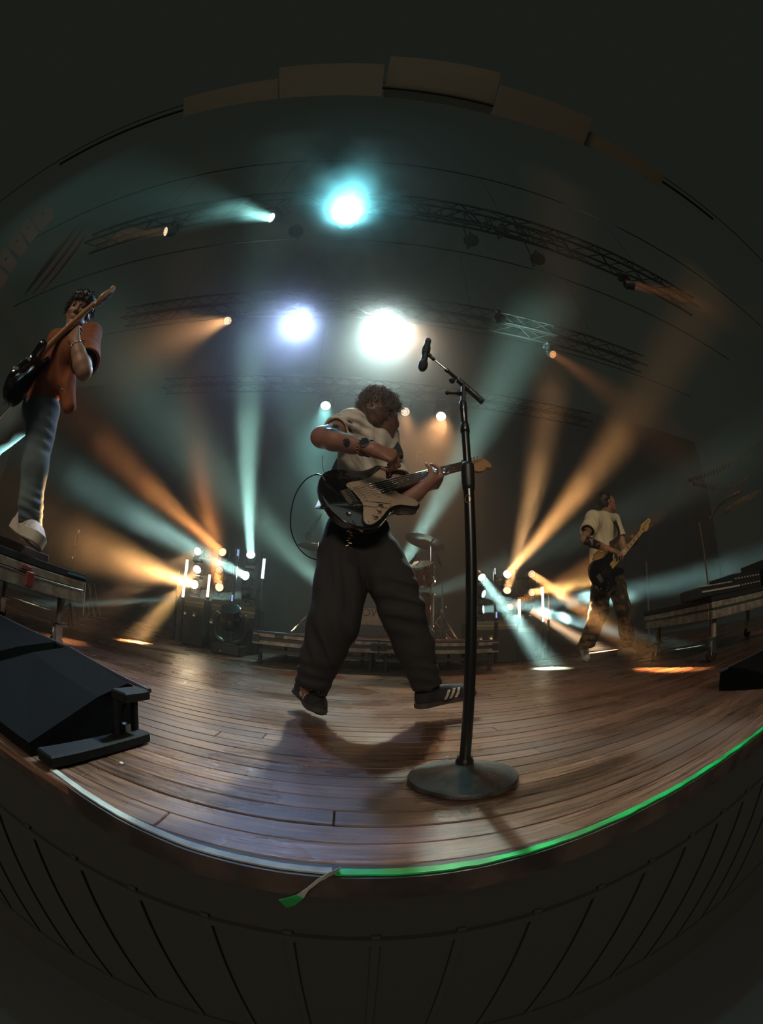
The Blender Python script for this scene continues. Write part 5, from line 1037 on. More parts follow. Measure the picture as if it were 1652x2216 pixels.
    pts = spline([gp(F, g0, (.36, .165, -.01)), A(1340, 1160, Y0 - .12), A(1331, 1128, Y0 + .02), nb + (.02, .04, .05), A(1290, 1150, Y0 + .2), A(1285, 1210, Y0 + .14), gp(F, g0, (-.10, 0, 0))], 6); sb = MB(); T_ = np.gradient(pts, axis=0); loops = []
    for p, t_ in zip(pts, T_): t_ = nz(t_); o_ = nz(np.cross(t_, (0, 1, .2))); n_ = np.cross(t_, o_); loops.append([p + o_ * .028 + n_ * .002, p + o_ * .028 - n_ * .002, p - o_ * .028 - n_ * .002, p - o_ * .028 + n_ * .002])
    sb.poly(loops); o = sb.build('strap', M_('black webbing strap', (.02, .02, .02), .7), root); o.matrix_parent_inverse = Matrix.Translation(-Vector(root.location))
bassist()
# ------------------------------------------------------------------ drum riser: two decks side by side
rug_red = M_('dark red rug', (.16, .035, .028), .95, bump=(200, .002))
def deck(x0, x1, y0, y1, ztop, label, group, legs, wheels=False, thick=.13):
    t = empty('stage_deck', label, 'platform', ((x0 + x1) / 2, (y0 + y1) / 2, 0), group); cx, cy_ = (x0 + x1) / 2, (y0 + y1) / 2; W_, D_ = x1 - x0, y1 - y0
    MB().box((0, 0, ztop - .008), (W_, D_, .016), bev=.002).build('deck_board', M_('black phenolic board', (.035, .034, .033), .45, bump=(300, .0004)), t)
    rails = []
    for z_, hgt in ((ztop - .016 - .020, .036), (ztop - thick + .022, .040)):
        for s_ in (-1, 1):
            MB().box((0, s_ * (D_ / 2 - .02), z_), (W_ - .004, .036, hgt), bev=.004).build('rail', aluminium, t); MB().box((s_ * (W_ / 2 - .02), 0, z_), (.036, D_ - .08, hgt), bev=.004).build('rail', aluminium, t)
    for s_ in (-1, 1): MB().box((0, s_ * (D_ / 2 - .024), ztop - thick / 2 - .004), (W_ - .02, .014, thick - .06)).build('web', M_('dark anodised web', (.05, .045, .04), .5, .6), t)
    # corner pockets and coffin locks
    for sx in (-1, 1):
        for sy in (-1, 1): MB().box((sx * (W_ / 2 - .04), sy * (D_ / 2 - .022), ztop - thick / 2 - .006), (.07, .042, thick - .05), bev=.004).build('corner_bracket', black_metal, t)
        MB().box((sx * W_ * .28, -D_ / 2 + .006, ztop - .034), (.09, .012, .03), bev=.003).build('lock', black_metal, t)
    for lx, ly in legs:
        l = MB(); zb = .0; l.tube([(lx, ly, zb + .02), (lx, ly, ztop - thick + .01)], .021, 14); lo_ = l.build('leg', black_metal, t, smooth='auto'); MB().lathe([(.001, .0), (.026, .0), (.028, .006), (.022, .022), (.001, .022)], (lx, ly, 0), n=16, caps=False).build('foot', rubber, lo_, smooth='auto')
    for s_ in (-1, 1): MB().box((0, s_ * (D_ / 2 - .07), .13), (W_ - .14, .03, .03)).build('brace', black_metal, t)
    return t
YR = 3.58; xl, xr = at(545, 1400, YR)[0], at(1080, 1420, YR)[0]; xm = at(820, 1410, YR)[0]; zR = .318
RGp = 'decks of the drum riser'
for a, b, l in ((xl, xm - .004, 'left deck of the low drum riser'), (xm + .004, xr, 'right deck of the low drum riser')):
    w_ = (b - a) / 2 - .07; deck(a, b, YR, YR + 1.75, zR, l, RGp, [(-w_, -.80), (w_, -.80), (-w_, .80), (w_, .80)])
rg_ = MB().box(((xl + xr) / 2 + .1, YR + .98, zR + .004), (2.0, 1.5, .007), bev=.002).build('rug', rug_red); tag(rg_, 'dark red rug under the drum kit', 'rug')

# ------------------------------------------------------------------ drums
KITG = 'drum kit'
shell_m = M_('brown stained drum shell', (.16, .075, .04), .3, 0, .5, coat=.4, noise=(22, (.08, .035, .02), .2)); skin_m = M_('worn drum skin', (.55, .50, .42), .5); zf = zR + .008
def drum(label, c, ax, r, d, name='drum', lugs=8, head_m=None, legs=None):
    t = empty(name, label, 'drum', tuple(c), KITG, frame(ax, (0, 0, 1)))
    MB().lathe([(r * .97, -d / 2), (r, -d / 2 + .004), (r, d / 2 - .004), (r * .97, d / 2)], n=40, caps=False).build('shell', shell_m, t, smooth='auto')
    for s_ in (-1, 1):
        hp = [(r * .985, s_ * (d / 2 - .018)), (r * 1.045, s_ * (d / 2 - .016)), (r * 1.05, s_ * (d / 2 + .006)), (r * 1.01, s_ * (d / 2 + .008))]
        MB().lathe(hp if s_ > 0 else hp[::-1], n=40, caps=False).build('hoop', chrome, t, smooth='auto'); hh = [(r * 1.01, s_ * (d / 2 + .002)), (.001, s_ * (d / 2 + .003))]
        MB().lathe(hh if s_ > 0 else hh[::-1], n=40, caps=False).build('drum_head', head_m or skin_m, t, smooth='auto')
    for k in range(lugs):
        a = 2 * PI * k / lugs; p = np.array([math.cos(a), math.sin(a), 0]); l = MB(); l.box(p * (r + .010), (.022, .024, d * .28), np.stack([p, np.cross((0, 0, 1), p), (0, 0, 1)], 1), bev=.004)
        for s_ in (-1, 1): l.tube([p * (r + .014) + (0, 0, s_ * d * .1), p * (r + .02) + (0, 0, s_ * (d / 2 + .012))], .0035, 6)
        l.build('lug', chrome, t, smooth='auto')
    return t
KY = YR + .95; kx = at(800, 1340, KY)[0]
kd = drum('kick drum at the back of the riser seen between the singer\'s legs', (kx, KY, zf + .285), (0, -1, 0), .27, .42, 'kick_drum', 10, M_('charcoal kick head', (.03, .032, .033), .5))
# printed front of the kick drum: pale band with lettering
pb = MB(); pb.box((0, 0, .2135), (.40, .16, .002)); 
bd_ = MB(); aa = at(795, 1336, KY - .25); fk = lambda px, py: at(px, py, KY - .22)
def text(s_, size, m, parent, loc, R, name='lettering', depth=.0012, align='CENTER'):
    cu = bpy.data.curves.new(name, 'FONT'); cu.body = s_; cu.size = size; cu.extrude = depth; cu.align_x = align; cu.align_y = 'CENTER'; o = bpy.data.objects.new(name, cu); COL.objects.link(o)
    dg = bpy.context.evaluated_depsgraph_get(); me = bpy.data.meshes.new_from_object(o.evaluated_get(dg)); bpy.data.objects.remove(o); me.materials.clear(); me.materials.append(m)
    o = bpy.data.objects.new(name, me); COL.objects.link(o); m4 = Matrix([list(map(float, r)) for r in R]).to_4x4(); m4.translation = Vector(loc)
    if parent is not None: o.parent = parent
    o.matrix_world = m4 if parent is None else m4; return o
Fk = frame((0, -1, 0), (0, 0, 1)); kc = np.array([kx, KY, zf + .285]); inv = lambda p: Fk.T @ (np.asarray(p) - kc)
pl_ = M_('faded tan print', (.20, .13, .085), .7, noise=(16, (.30, .25, .20), .2)); dk_ = M_('dark print', (.028, .02, .018), .6); og = M_('orange print', (.42, .16, .05), .6)
o = MB().box((0, 0, 0), (.44, .19, .0016)).build('printed_band', pl_, kd); o.location = tuple(inv(fk(797, 1334)) * [1, 1, 0] + [0, 0, .2160])
def klet(s_, size, px, py, m):
    c = inv(fk(px, py)); o = text(s_, size, m, None, (0, 0, 0), np.eye(3)); o.parent = kd; o.location = (c[0], c[1], .2185)
    e = Fk.T @ np.stack([(1, 0, 0), (0, 0, 1), (0, -1, 0)], 1); o.rotation_euler = Matrix([list(map(float, r)) for r in e]).to_euler(); return o
klet('TOW', .125, 798, 1326, dk_); klet('CU', .06, 806, 1342, og)
for s_ in (-1, 1):
    sp = MB(); sp.tube([(s_ * .27, -.05, .12), (s_ * .36, -.283, .20)], .007, 8); sp.build('spur', chrome, kd, smooth='auto')
tomc = at(910, 1242, YR + .55); drum('brown rack tom beside the singer\'s right-hand leg', tomc, nz((-.25, -.45, 1)), .155, .22, 'rack_tom', 6)
drum('brown floor tom behind the singer\'s leg', (kx + .52, YR + .62, zf + .33), (0, 0, 1), .19, .36, 'floor_tom', 6)
drum('snare drum behind the kick drum', (kx - .42, YR + .80, zf + .52), (0, .1, 1), .17, .14, 'snare_drum', 8)
def stand(label, foot, top, h0, name='cymbal_stand', cat='stand', spread=.26, boom=None, m=None):
    t = empty(name, label, cat, tuple(foot), 'cymbal and microphone stands on the riser'); m = m or chrome; F0 = np.asarray(foot, float); tp = np.asarray(top, float) - F0
    MB().tube([(0, 0, .06), (0, 0, h0)], .0125, 12).build('lower_tube', m, t, smooth='auto'); MB().tube([(0, 0, h0 - .02), (0, 0, h0), (tp[0] * .0, 0, tp[2])] if boom is None else [(0, 0, h0 - .02), (0, 0, tp[2])], .0085, 10).build('upper_tube', m, t, smooth='auto')
    c = MB(); c.box((0, 0, h0), (.034, .03, .035), bev=.005); c.tube([(0, 0, h0), (.04, -.01, h0)], .005, 6); c.ball((.045, -.01, h0), (.010, .004, .012), 8); c.build('clamp', chrome, t, smooth='auto')
    c = MB(); c.box((0, 0, .28), (.034, .03, .035), bev=.005); c.tube([(0, 0, .28), (-.04, -.01, .28)], .005, 6); c.build('clamp', chrome, t, smooth='auto')
    for k in range(3):
        a = k * 2 * PI / 3 + .5; d = np.array([math.cos(a), math.sin(a), 0]); l = MB()
        for o_ in (-.007, .007): s__ = np.array([-d[1], d[0], 0]) * o_; l.tube([np.array([0, 0, .27]) + s__, d * spread * .9 + (0, 0, .02) + s__], .0045, 6)
        l.tube([np.array([0, 0, .09]), d * spread * .55 + (0, 0, .115)], .0045, 6); l.tube([d * spread * .84 + (0, 0, .026), d * spread + (0, 0, .008)], .009, 8); l.build('leg', m, t, smooth='auto')
    if boom is not None: MB().tube([(0, 0, tp[2]), np.asarray(boom) - F0], .006, 8).build('boom_arm', m, t, smooth='auto')
    return t
def cymbal(label, c, n_, r): 
    t = empty('cymbal', label, 'cymbal', tuple(c), 'cymbals', frame(n_, (0, 1, 0))); b = MB().lathe([(.004, .022), (.02, .022), (.030, .014), (.036, .008), (r * .6, .002), (r, -.008), (r, -.0095), (r * .6, 0.0), (.035, .006), (.004, .020)], n=48, caps=False)
    b.build('plate', M_('hammered bronze', (.72, .62, .44), .28, 1., bump=(60, .0006)), t, smooth='auto'); MB().lathe([(.001, .018), (.012, .018), (.012, .030), (.001, .031)], n=12, caps=False).build('wing_nut', black_metal, t, smooth='auto'); return t
YC = YR + .55
c1 = at(920, 1172, YC); cymbal('tilted crash cymbal on the right stand beside the singer', c1, (.30, .07, 1), .235)
f1 = np.array([at(930, 1360, YC)[0], YC, zf]); stand('chrome cymbal stand to the right of the singer\'s leg', f1, (0, 0, c1[2]), .62, spread=.34, boom=None)
c2 = at(683, 1183, YC); cymbal('flat cymbal on the left stand behind the singer', c2, (.05, 0, 1), .20)
f2 = np.array([at(681, 1350, YC)[0], YC - .2, zf]); stand('chrome cymbal stand to the left of the singer\'s leg', f2, (0, 0, c2[2]), .60, spread=.30)
YM = YC - .12; fm_ = np.array([at(943, 1370, YM)[0], YM, zf]); tm = at(940, 1262, YM); stand('short microphone boom stand at the right end of the kit', fm_ + (.04, -.1, 0), tm, .35, 'boom_stand', 'stand', .24, at(940, 1226, YM))
mm = MB(); mm.tube([at(945, 1195, YM), at(948, 1206, YM), at(955, 1222, YM)], [.006, .012, .014], 12); o = mm.build('drum_microphone', black_metal, None, smooth='auto'); tag(o, 'small black microphone above the tom, right of the cymbal stand', 'microphone', 'drum microphones')
mm = MB(); mm.tube([at(902, 1199, YC - .1), at(899, 1206, YC - .1), at(888, 1220, YC - .1)], [.010, .013, .022], 12); mm.tube([at(905, 1208, YC - .1), at(908, 1216, YC - .1), at(900, 1224, YC - .1)], .005, 8); o = mm.build('drum_microphone', black_metal, None, smooth='auto'); tag(o, 'black microphone clipped to the rack tom rim', 'microphone', 'drum microphones')
ped = MB(); ped.box((0, 0, .008), (.10, .26, .012), bev=.003); ped.box((0, -.02, .04), (.07, .20, .008), np.array([[1, 0, 0], [0, .94, -.34], [0, .34, .94]]), bev=.003); ped.tube([(-.045, .1, .01), (-.045, .1, .16), (.045, .1, .16), (.045, .1, .01)], .006, 8)
o = ped.build('drum_pedal', chrome, None, smooth='auto'); o.location = (at(760, 1360, YR + .1)[0], YR + .22, zf); tag(o, 'chrome drum pedal near the front of the riser', 'pedal')

# ------------------------------------------------------------------ left platform with caster legs, step under the guitarist
def platform(pA, pB, depth_dir, D_, ztop, label, caster_ys, extra=None, step=None):
    """front edge from pA to pB (x, y), body extends along depth_dir"""
    pA, pB = np.array([*pA, 0.]), np.array([*pB, 0.]); u = nz(pB - pA); W_ = np.linalg.norm(pB - pA); v = nz(np.array([*depth_dir, 0.])); v = nz(v - u * (u @ v)); F = np.stack([u, v, (0, 0, 1.)], 1)
    if np.linalg.det(F) < 0: F[:, 0] *= -1; pA, pB = pB, pA
    t = empty('rolling_platform', label, 'platform', tuple(pA), 'rolling platforms at the sides', F)
    MB().box((W_ / 2, D_ / 2, ztop - .018), (W_, D_, .036), bev=.003).build('deck_board', M_('black stage carpet', (.012, .012, .012), .9, bump=(400, .001)), t)
    for z_, hh in ((ztop - .060, .042), (ztop - .125, .058)):
        MB().box((W_ / 2, .02, z_), (W_ - .01, .04, hh), bev=.004).build('rail', aluminium, t); MB().box((W_ / 2, D_ - .02, z_), (W_ - .01, .04, hh), bev=.004).build('rail', aluminium, t)
        for x_ in (.02, W_ - .02): MB().box((x_, D_ / 2, z_), (.04, D_ - .09, hh), bev=.004).build('rail', aluminium, t)
    MB().box((W_ / 2, .003, ztop - .088), (W_ - .02, .010, .010), bev=.002).build('bright_lip', M_('polished lip', (.7, .66, .6), .2, 1.), t)
    for x_ in (.10, W_ - .10):
        for y_ in (.10, D_ - .10):
            l = MB().tube([(x_, y_, .17), (x_, y_, ztop - .13)], .024, 18).build('leg', aluminium, t, smooth='auto')
            c = MB(); c.lathe([(.001, .165), (.030, .165), (.030, .172), (.001, .172)], (x_, y_, 0), n=18, caps=False); c.box((x_, y_, .160), (.085, .075, .007), bev=.002); c.tube([(x_ + .035, y_, .165), (x_ + .035, y_, .178)], .006, 8)
            for s_ in (-1, 1): c.box((x_ - .012, y_ + s_ * .024, .105), (.045, .004, .10), bev=.001)
            c.build('caster_fork', chrome, l, smooth='auto'); MB().lathe([(.001, -.016), (.040, -.016), (.050, -.012), (.050, .012), (.040, .016), (.001, .016)], (x_ - .020, y_, .0505), (0, 1, 0), n=28, caps=False).build('wheel', rubber, l, smooth='auto')
            br = MB(); br.box((x_ - .052, y_ - .030, .112), (.020, .014, .075), bev=.005); br.tube([(x_ - .052, y_ - .03, .075), (x_ - .054, y_ - .03, .05)], .006, 8); br.build('brake_lever', M_('dull steel', (.4, .4, .36), .4, .9), l, smooth='auto')
    rd = MB(); rd.box((W_ * .55, -.004, ztop - .105), (.05, .02, .07), bev=.004); rd.box((W_ * .55 - .03, -.002, ztop - .058), (.07, .012, .022), bev=.003); rd.build('clamp', M_('dark red clamp', (.20, .03, .025), .4), t)
    return t, F, pA
pc = at(188, 1245, 1.66); pcz = pc[2]
TA = G(0, 1178, pcz); TA = np.array([-1.68, 1.02]); ZP = float(pcz)
plat, PF, PA = platform((-1.66, .86), (pc[0], 1.66), (-1, .12), 1.3, ZP, 'rolling platform on the left that the guitarist stands on', None)
bl_ = MB().box((0, 0, 0), (.010, .13, .012)).build('tape_patch', M_('blue tape', (.05, .16, .22), .6)); bl_.parent = plat; bl_.location = (np.linalg.norm(np.array([pc[0], 1.66]) - np.array([-1.66, .86])) - .07, -.002, ZP - .016); bl_.rotation_euler = (0, 0, PI / 2)
stp_ = MB().box((0, 0, 0), (.52, .5, .064), bev=.006).build('step_block', matt_black); stp_.location = (-2.04, 1.42, ZP + .0325); tag(stp_, 'flat black block under the guitarist\'s feet', 'block')
# right platform with keyboards and racks
qc = at(1541, 1300, 1.55); plat2, _, _ = platform((qc[0], 1.55), (qc[0] + 1.5, 1.2), (.2, 1), 1.0, float(qc[2]) + .03, 'rolling platform on the far right carrying keyboards and equipment', None)
ZQ = float(qc[2]) + .03
def desk_box(name, label, cat, c, size, rz, details): 
    t = empty(name, label, cat, c); t.rotation_euler = (0, 0, rz); MB().box((0, 0, size[2] / 2), size, bev=.006).build('case', black_metal, t); details(t, size); return t
def keybed(t, s):
    MB().box((0, -s[1] / 2 - .002, s[2] * .55), (s[0] * .96, .008, .012)).build('light_strip', M_('pale trim', (.35, .31, .26), .5), t)
    MB().box((0, 0, s[2] + .002), (s[0] * .96, s[1] * .8, .004)).build('top_panel', M_('dark grey panel', (.06, .058, .055), .5), t)
    for k in range(12): MB().box((-s[0] * .42 + k * .035, -s[1] * .2, s[2] + .008), (.022, .09, .008), bev=.002).build('key', M_('ivory key', (.5, .47, .4), .4), t)
def knobs(t, s):
    for r_ in range(2):
        for k in range(9): MB().lathe([(.007, 0), (.006, .014), (.0005, .015)], (-s[0] * .42 + k * s[0] * .1, -s[1] / 2, s[2] * (.3 + .4 * r_)), (0, -1, 0), n=10, caps=False).build('knob', M_('pale knob', (.42, .38, .32), .5), t)
desk_box('keyboard', 'black keyboard with pale trim at the left end of the right platform', 'keyboard', (qc[0] + .16, 1.66, ZQ), (.46, .26, .07), -.22, keybed)
desk_box('equipment_rack', 'black rack unit with rows of small knobs on the right platform', 'rack', (qc[0] + .52, 1.62, ZQ), (.40, .3, .13), -.22, knobs)
desk_box('mixing_desk', 'black console with a pale edge at the right end of the right platform', 'console', (qc[0] + 1.02, 1.50, ZQ), (.50, .34, .20), -.22, lambda t, s: (MB().tube([(-s[0] / 2 + .01, -s[1] / 2 - .004, .02), (-s[0] / 2 + .01, -s[1] / 2 - .004, s[2]), (s[0] / 2, -s[1] / 2 - .004, s[2])], .006, 6).build('edge', M_('pale trim', (.35, .31, .26), .5), t)))

# ------------------------------------------------------------------ floor wedges (monitors)
def wedge(label, prof, x0, x1, group, feet=True):
    """side profile in (y, z), extruded along x"""
    cx, cy_ = (x0 + x1) / 2, np.mean([p[0] for p in prof]); t = empty('floor_monitor', label, 'loudspeaker', (cx, cy_, 0), group); P = np.array(prof) - [cy_, 0]
    b = MB(); b.poly([[(x0 - cx, y_, z_) for y_, z_ in P], [(x1 - cx, y_, z_) for y_, z_ in P]]); b.build('cabinet', M_('black speaker carpet', (.007, .007, .007), 1., 0., .05, bump=(500, .0012)), t)
    # edge bead on the top and corner posts at the open end
    top = P[np.argsort(-P[:, 1])[:2]]
    for y_, z_ in top: MB().tube([(x0 - cx, y_, z_), (x1 - cx, y_, z_)], .006, 8).build('edge_trim', M_('rough black trim', (.045, .042, .05), .5, bump=(400, .002)), t, smooth='auto')
    return t, P, cx, cy_
# two black wedges side by side at the lower left: backs to the hall, tops sloping up to a rear ridge
def wedge2(label, A0, A1, R0, R1, group, posts=True):
    """A0, A1: front foot line (right end, left end); R0, R1: rear ridge points"""
    A0, A1, R0, R1 = [np.asarray(q_, float) for q_ in (A0, A1, R0, R1)]; o0 = np.array([(A0[0] + A1[0]) / 2, (A0[1] + R0[1]) / 2, 0]); t = empty('floor_monitor', label, 'loudspeaker', tuple(o0), group); u_ = nz((A1 - A0) * [1, 1, 0]) * .07; zr = R0[2]
    sec = lambda a, r, off: [a + off, a + off + (0, 0, .03), (a * .35 + r * .65) + off + (0, 0, .022), r + off, [(r + off)[0], (r + off)[1] + .05, r[2] - .02], [(r + off)[0], (r + off)[1] + .05, 0.]]
    b = MB(); b.poly([[np.asarray(q_) - o0 for q_ in sec(A0, R0, u_)], [np.asarray(q_) - o0 for q_ in sec(A1, R1, 0 * u_)]]); b.build('cabinet', M_('black speaker carpet', (.007, .007, .007), 1., 0., .05, bump=(500, .0012)), t)
    MB().tube(spline([R0 - o0 + (0, 0, -.004), (R0 + R1) / 2 - o0 + (0, 0, -.003), R1 - o0 + (0, 0, -.004)], 5), .0065, 8).build('edge_trim', M_('rough black trim', (.060, .054, .068), .45, bump=(400, .003)), t, smooth='auto')
    if posts:
        d = (R0 - A0) * [1, 1, 0]; W_ = np.linalg.norm(d); dn = nz(d); Fp = np.stack([dn, np.cross((0, 0, 1.), dn), (0, 0, 1)], 1)
        MB().box(A0 + d / 2 - o0 + (0, 0, .016) + u_ * .35, (W_, .05, .028), Fp, bev=.004).build('end_rail', M_('dead black steel', (.007, .007, .007), .7, 0., .2), t)
        MB().box(R0 - o0 - dn * .05 + (0, 0, -.016) + u_ * .35, (.11, .05, .026), Fp, bev=.004).build('end_rail', M_('dead black steel', (.007, .007, .007), .7, 0., .2), t)
        for k_ in (.02, .09): MB().box(R0 * [1, 1, 0] - o0 - dn * k_ + (0, 0, zr / 2) + u_ * .55, (.018, .018, zr - .03), Fp, bev=.003).build('end_post', M_('dead black steel', (.007, .007, .007), .7, 0., .2), t)
        MB().box(R0 * [1, 1, 0] - o0 - dn * .055 + (0, 0, .040) + u_ * .6, (.024, .02, .02), Fp).build('plate', M_('dull steel', (.4, .4, .36), .4, .9), t)
    return t
WG = 'floor monitors'
wedge2('black floor monitor lying at the lower left, its open end frame towards the singer', (-.524, .50, 0), (-1.02, .52, 0), (-.487, .866, .148), (-1.01, 1.115, .150), WG)
wedge2('black floor monitor farther left, partly outside the picture', (-1.03, .52, 0), (-2.6, .52, 0), (-1.02, 1.118, .150), (-2.5, 1.20, .152), WG, False)
# dark monitor at the right edge
r0 = G(1592, 1502); r1 = at(1592, 1436, float(r0[1]) + .1)
wedge2('black floor monitor at the right edge of the stage', (r0[0], r0[1] - .2, 0), (r0[0] + .8, r0[1] - .3, 0), (r0[0], r1[1], r1[2]), (r0[0] + .9, r1[1], r1[2]), WG, False)

# ------------------------------------------------------------------ upstage: lamp towers, road cases, LED tubes, moving head
TWR = 'lamp towers'
def tower(pxs, label):
    P_ = [at(px, py, YT) for px, py in pxs]; x = float(np.mean([p[0] for p in P_])); zt2 = max(p[2] for p in P_) + .12; y = YT + .30
    t = empty('lamp_tower', label, 'tower', (x, y, 0), TWR)
    for s_ in (-1, 1): MB().tube([(s_ * .10, 0, .02), (s_ * .10, 0, zt2)], .014, 10).build('upright', black_metal, t, smooth='auto')
    for p in P_: MB().box((0, -.0, p[2] - .02), (.23, .03, .03), bev=.003).build('crossbar', black_metal, t); MB().tube([(p[0] - x, 0, p[2] - .02), (p[0] - x, -.16, p[2] - .02)], .018, 8).build('bracket', black_metal, t, smooth='auto')
    MB().box((0, 0, .012), (.40, .36, .024), bev=.004).build('base_plate', black_metal, t)
tower([(543, 1201), (532, 1246), (524, 1287)], 'black tower holding three cyan lamps, nearest the riser on the left'); tower([(482, 1195), (475, 1234), (475, 1271)], 'black tower holding three amber lamps, second from the riser on the left'); tower([(428, 1193), (427, 1232), (421, 1265)], 'black tower with three warm lamps, farthest left')
tower([(1043, 1249), (1047, 1285), (1046, 1319)], 'black tower holding three cyan lamps just right of the microphone stand'); tower([(1098, 1243), (1098, 1278), (1104, 1313)], 'black tower holding three amber lamps right of the cyan ones'); tower([(1151, 1242), (1151, 1282), (1148, 1319)], 'black tower with the brightest warm lamp, farthest right')
def led_tube(label, a, b, Y, col, s, r=.014, grp='upright LED tubes'):
    p, q_ = at(*a, Y), at(*b, Y); t = empty('led_tube', label, 'lamp', (float(q_[0]), float(q_[1]), float(min(p[2], q_[2]))), grp); L_ = abs(p[2] - q_[2]); n = max(2, int(L_ / .045)); base = np.array([0, 0, 0.])
    MB().box((0, .012, L_ / 2), (2.6 * r, .012, L_ + .03)).build('housing', black_metal, t)
    rg2 = random.Random(int(a[0]))
    for k in range(n): c = np.array(col) * (1 if k < n * .55 else rg2.uniform(.25, .9)); MB().box((0, 0, (k + .5) * L_ / n), (2 * r, .012, L_ / n * .94), bev=.002).build('segment', lens_mat(tuple(np.round(c, 1)), s), t)
    MB().box((0, .02, -(min(p[2], q_[2])) / 2), (.03, .02, min(p[2], q_[2]) - .02)).build('post', black_metal, t)
    return t
YL = 4.75
led_tube('tall warm LED tube, leftmost of the bright tubes in the left tower group', (405, 1211), (396, 1292), YL, (1, .74, .40), 14, .016); led_tube('shorter warm LED tube between the warm and amber lamps on the left', (452, 1243), (449, 1292), YL, (1, .74, .38), 9, .016)
led_tube('cool white LED tube, tallest one left of the drum riser', (573, 1209), (568, 1252), YL, (.62, .76, 1.), 4, .018); led_tube('short blue LED tube above the left cases', (516, 1189), (514, 1203), YL, (.3, .5, 1.), .8, .010); led_tube('short blue LED tube low by the moving head lamp', (503, 1287), (502, 1301), YL, (.35, .5, 1.), .9, .010)
led_tube('thin amber LED strip at the far left of the left tower group', (389, 1235), (382, 1288), YL, (1, .35, .12), .8, .004)
led_tube('short white LED tube above the right cyan lamps', (1071, 1229), (1072, 1243), YL, (.6, .55, .55), .9, .010); led_tube('short blue LED tube below the right cyan lamps', (1075, 1324), (1075, 1337), YL, (.45, .5, 1.), .9, .010)
led_tube('warm LED tube between the amber and bright warm lamps', (1126, 1296), (1125, 1337), YL, (1, .66, .32), 8, .015); led_tube('tall bright warm LED tube at the right of the right tower group', (1176, 1270), (1176, 1345), YL, (1, .76, .46), 14, .016); led_tube('thin amber LED strip at the far right of the right tower group', (1187, 1283), (1189, 1340), YL, (1, .4, .15), .8, .004)
tan = M_('tan fabric grille', (.15, .125, .085), .85, bump=(300, .001))
def road_case(label, px0, px1, py0, py1, Y, group, lamps):
    a, b = at(px0, py1, Y), at(px1, py1, Y); zt_c = at((px0 + px1) / 2, py0, Y)[2]; x0, x1 = a[0], b[0]; zb = max(.30, (a[2] + b[2]) / 2 - .02); t = empty('speaker_case', label, 'case', ((x0 + x1) / 2, Y + .3, 0), group); W_ = x1 - x0 + .05
    MB().box((0, 0, zt_c / 2), (W_, .5, zt_c), bev=.01).build('body', matt_black, t)
    h_ = zt_c - zb
    for k, (f0, f1, m_) in enumerate(((0, .36, tan), (.40, .46, M_('gold piping', (.5, .38, .2), .4)), (.50, .56, M_('gold piping', (.5, .38, .2), .4)), (.60, 1., tan))): MB().box((0, -.253, zb + h_ * (f0 + f1) / 2), (W_ * .93, .008, h_ * (f1 - f0))).build('grille_band', m_, t)
    for lx, ly in lamps:
        p = at(lx, ly, Y + .04); l = MB().lathe([(.034, 0), (.034, .006), (.026, .004), (.012, -.006), (.0005, -.008)], (p[0] - (x0 + x1) / 2, -.258, p[2]), (0, -1, 0), n=20, caps=False).build('reflector', M_('brass reflector', (.42, .36, .24), .25, .9), t, smooth='auto')
CG = 'speaker cases below the towers'
road_case('black case with tan striped grille, far left below the warm lamps', 400, 436, 1292, 1309, 4.55, CG, [(403, 1325), (422, 1329)]); road_case('black case with tan striped grille, middle of the left group', 457, 492, 1298, 1318, 4.55, CG, [(459, 1344)]); road_case('black case with tan striped grille next to the drum riser on the left', 506, 547, 1311, 1332, 4.50, CG, [(509, 1350), (532, 1354)])
road_case('black case with tan striped grille just right of the microphone stand', 1031, 1070, 1344, 1360, 4.50, CG, [(1039, 1382), (1061, 1380)]); road_case('black case with tan striped grille right of the amber tower', 1084, 1120, 1343, 1358, 4.55, CG, [])
road_case('plain black case at the far right of the right towers', 1128, 1160, 1352, 1364, 4.6, CG, [])
def moving_head(label, px, py, Y, sc=1.):
    b_ = at(px, py, Y); t = empty('moving_head', label, 'lamp', (b_[0], Y, 0), 'moving head lamps on the floor'); k = sc
    MB().box((0, 0, .06 * k), (.34 * k, .30 * k, .12 * k), bev=.015).build('base', black_metal, t)
    y = MB()
    for s_ in (-1, 1): y.tube(spline([(s_ * .06 * k, 0, .13 * k), (s_ * .17 * k, 0, .20 * k), (s_ * .18 * k, 0, .40 * k), (s_ * .15 * k, 0, .46 * k)], 4), .03 * k, 8)
    y.build('yoke', black_metal, t, smooth='auto'); h = MB(); h.ball((0, 0, .40 * k), (.135 * k, .13 * k, .16 * k), 20); h.lathe([(.11 * k, 0), (.115 * k, .12 * k), (.10 * k, .125 * k), (.001, .115 * k)], (0, -.02, .42 * k), (.1, -.55, .83), n=24, caps=False); h.build('head', gloss_black, t, smooth='auto')
    MB().tube([(-.05 * k, -.155 * k, .03), (-.05 * k, -.16 * k, .05)], .008, 8).build('switch', M_('pale knob', (.42, .38, .32), .5), t)
moving_head('dark round-headed lamp standing on the boards left of the drum riser', 497, 1385, 4.15, 1.0); moving_head('dark round-headed lamp standing on the boards right of the drum riser', 1100, 1388, 4.85, .95)

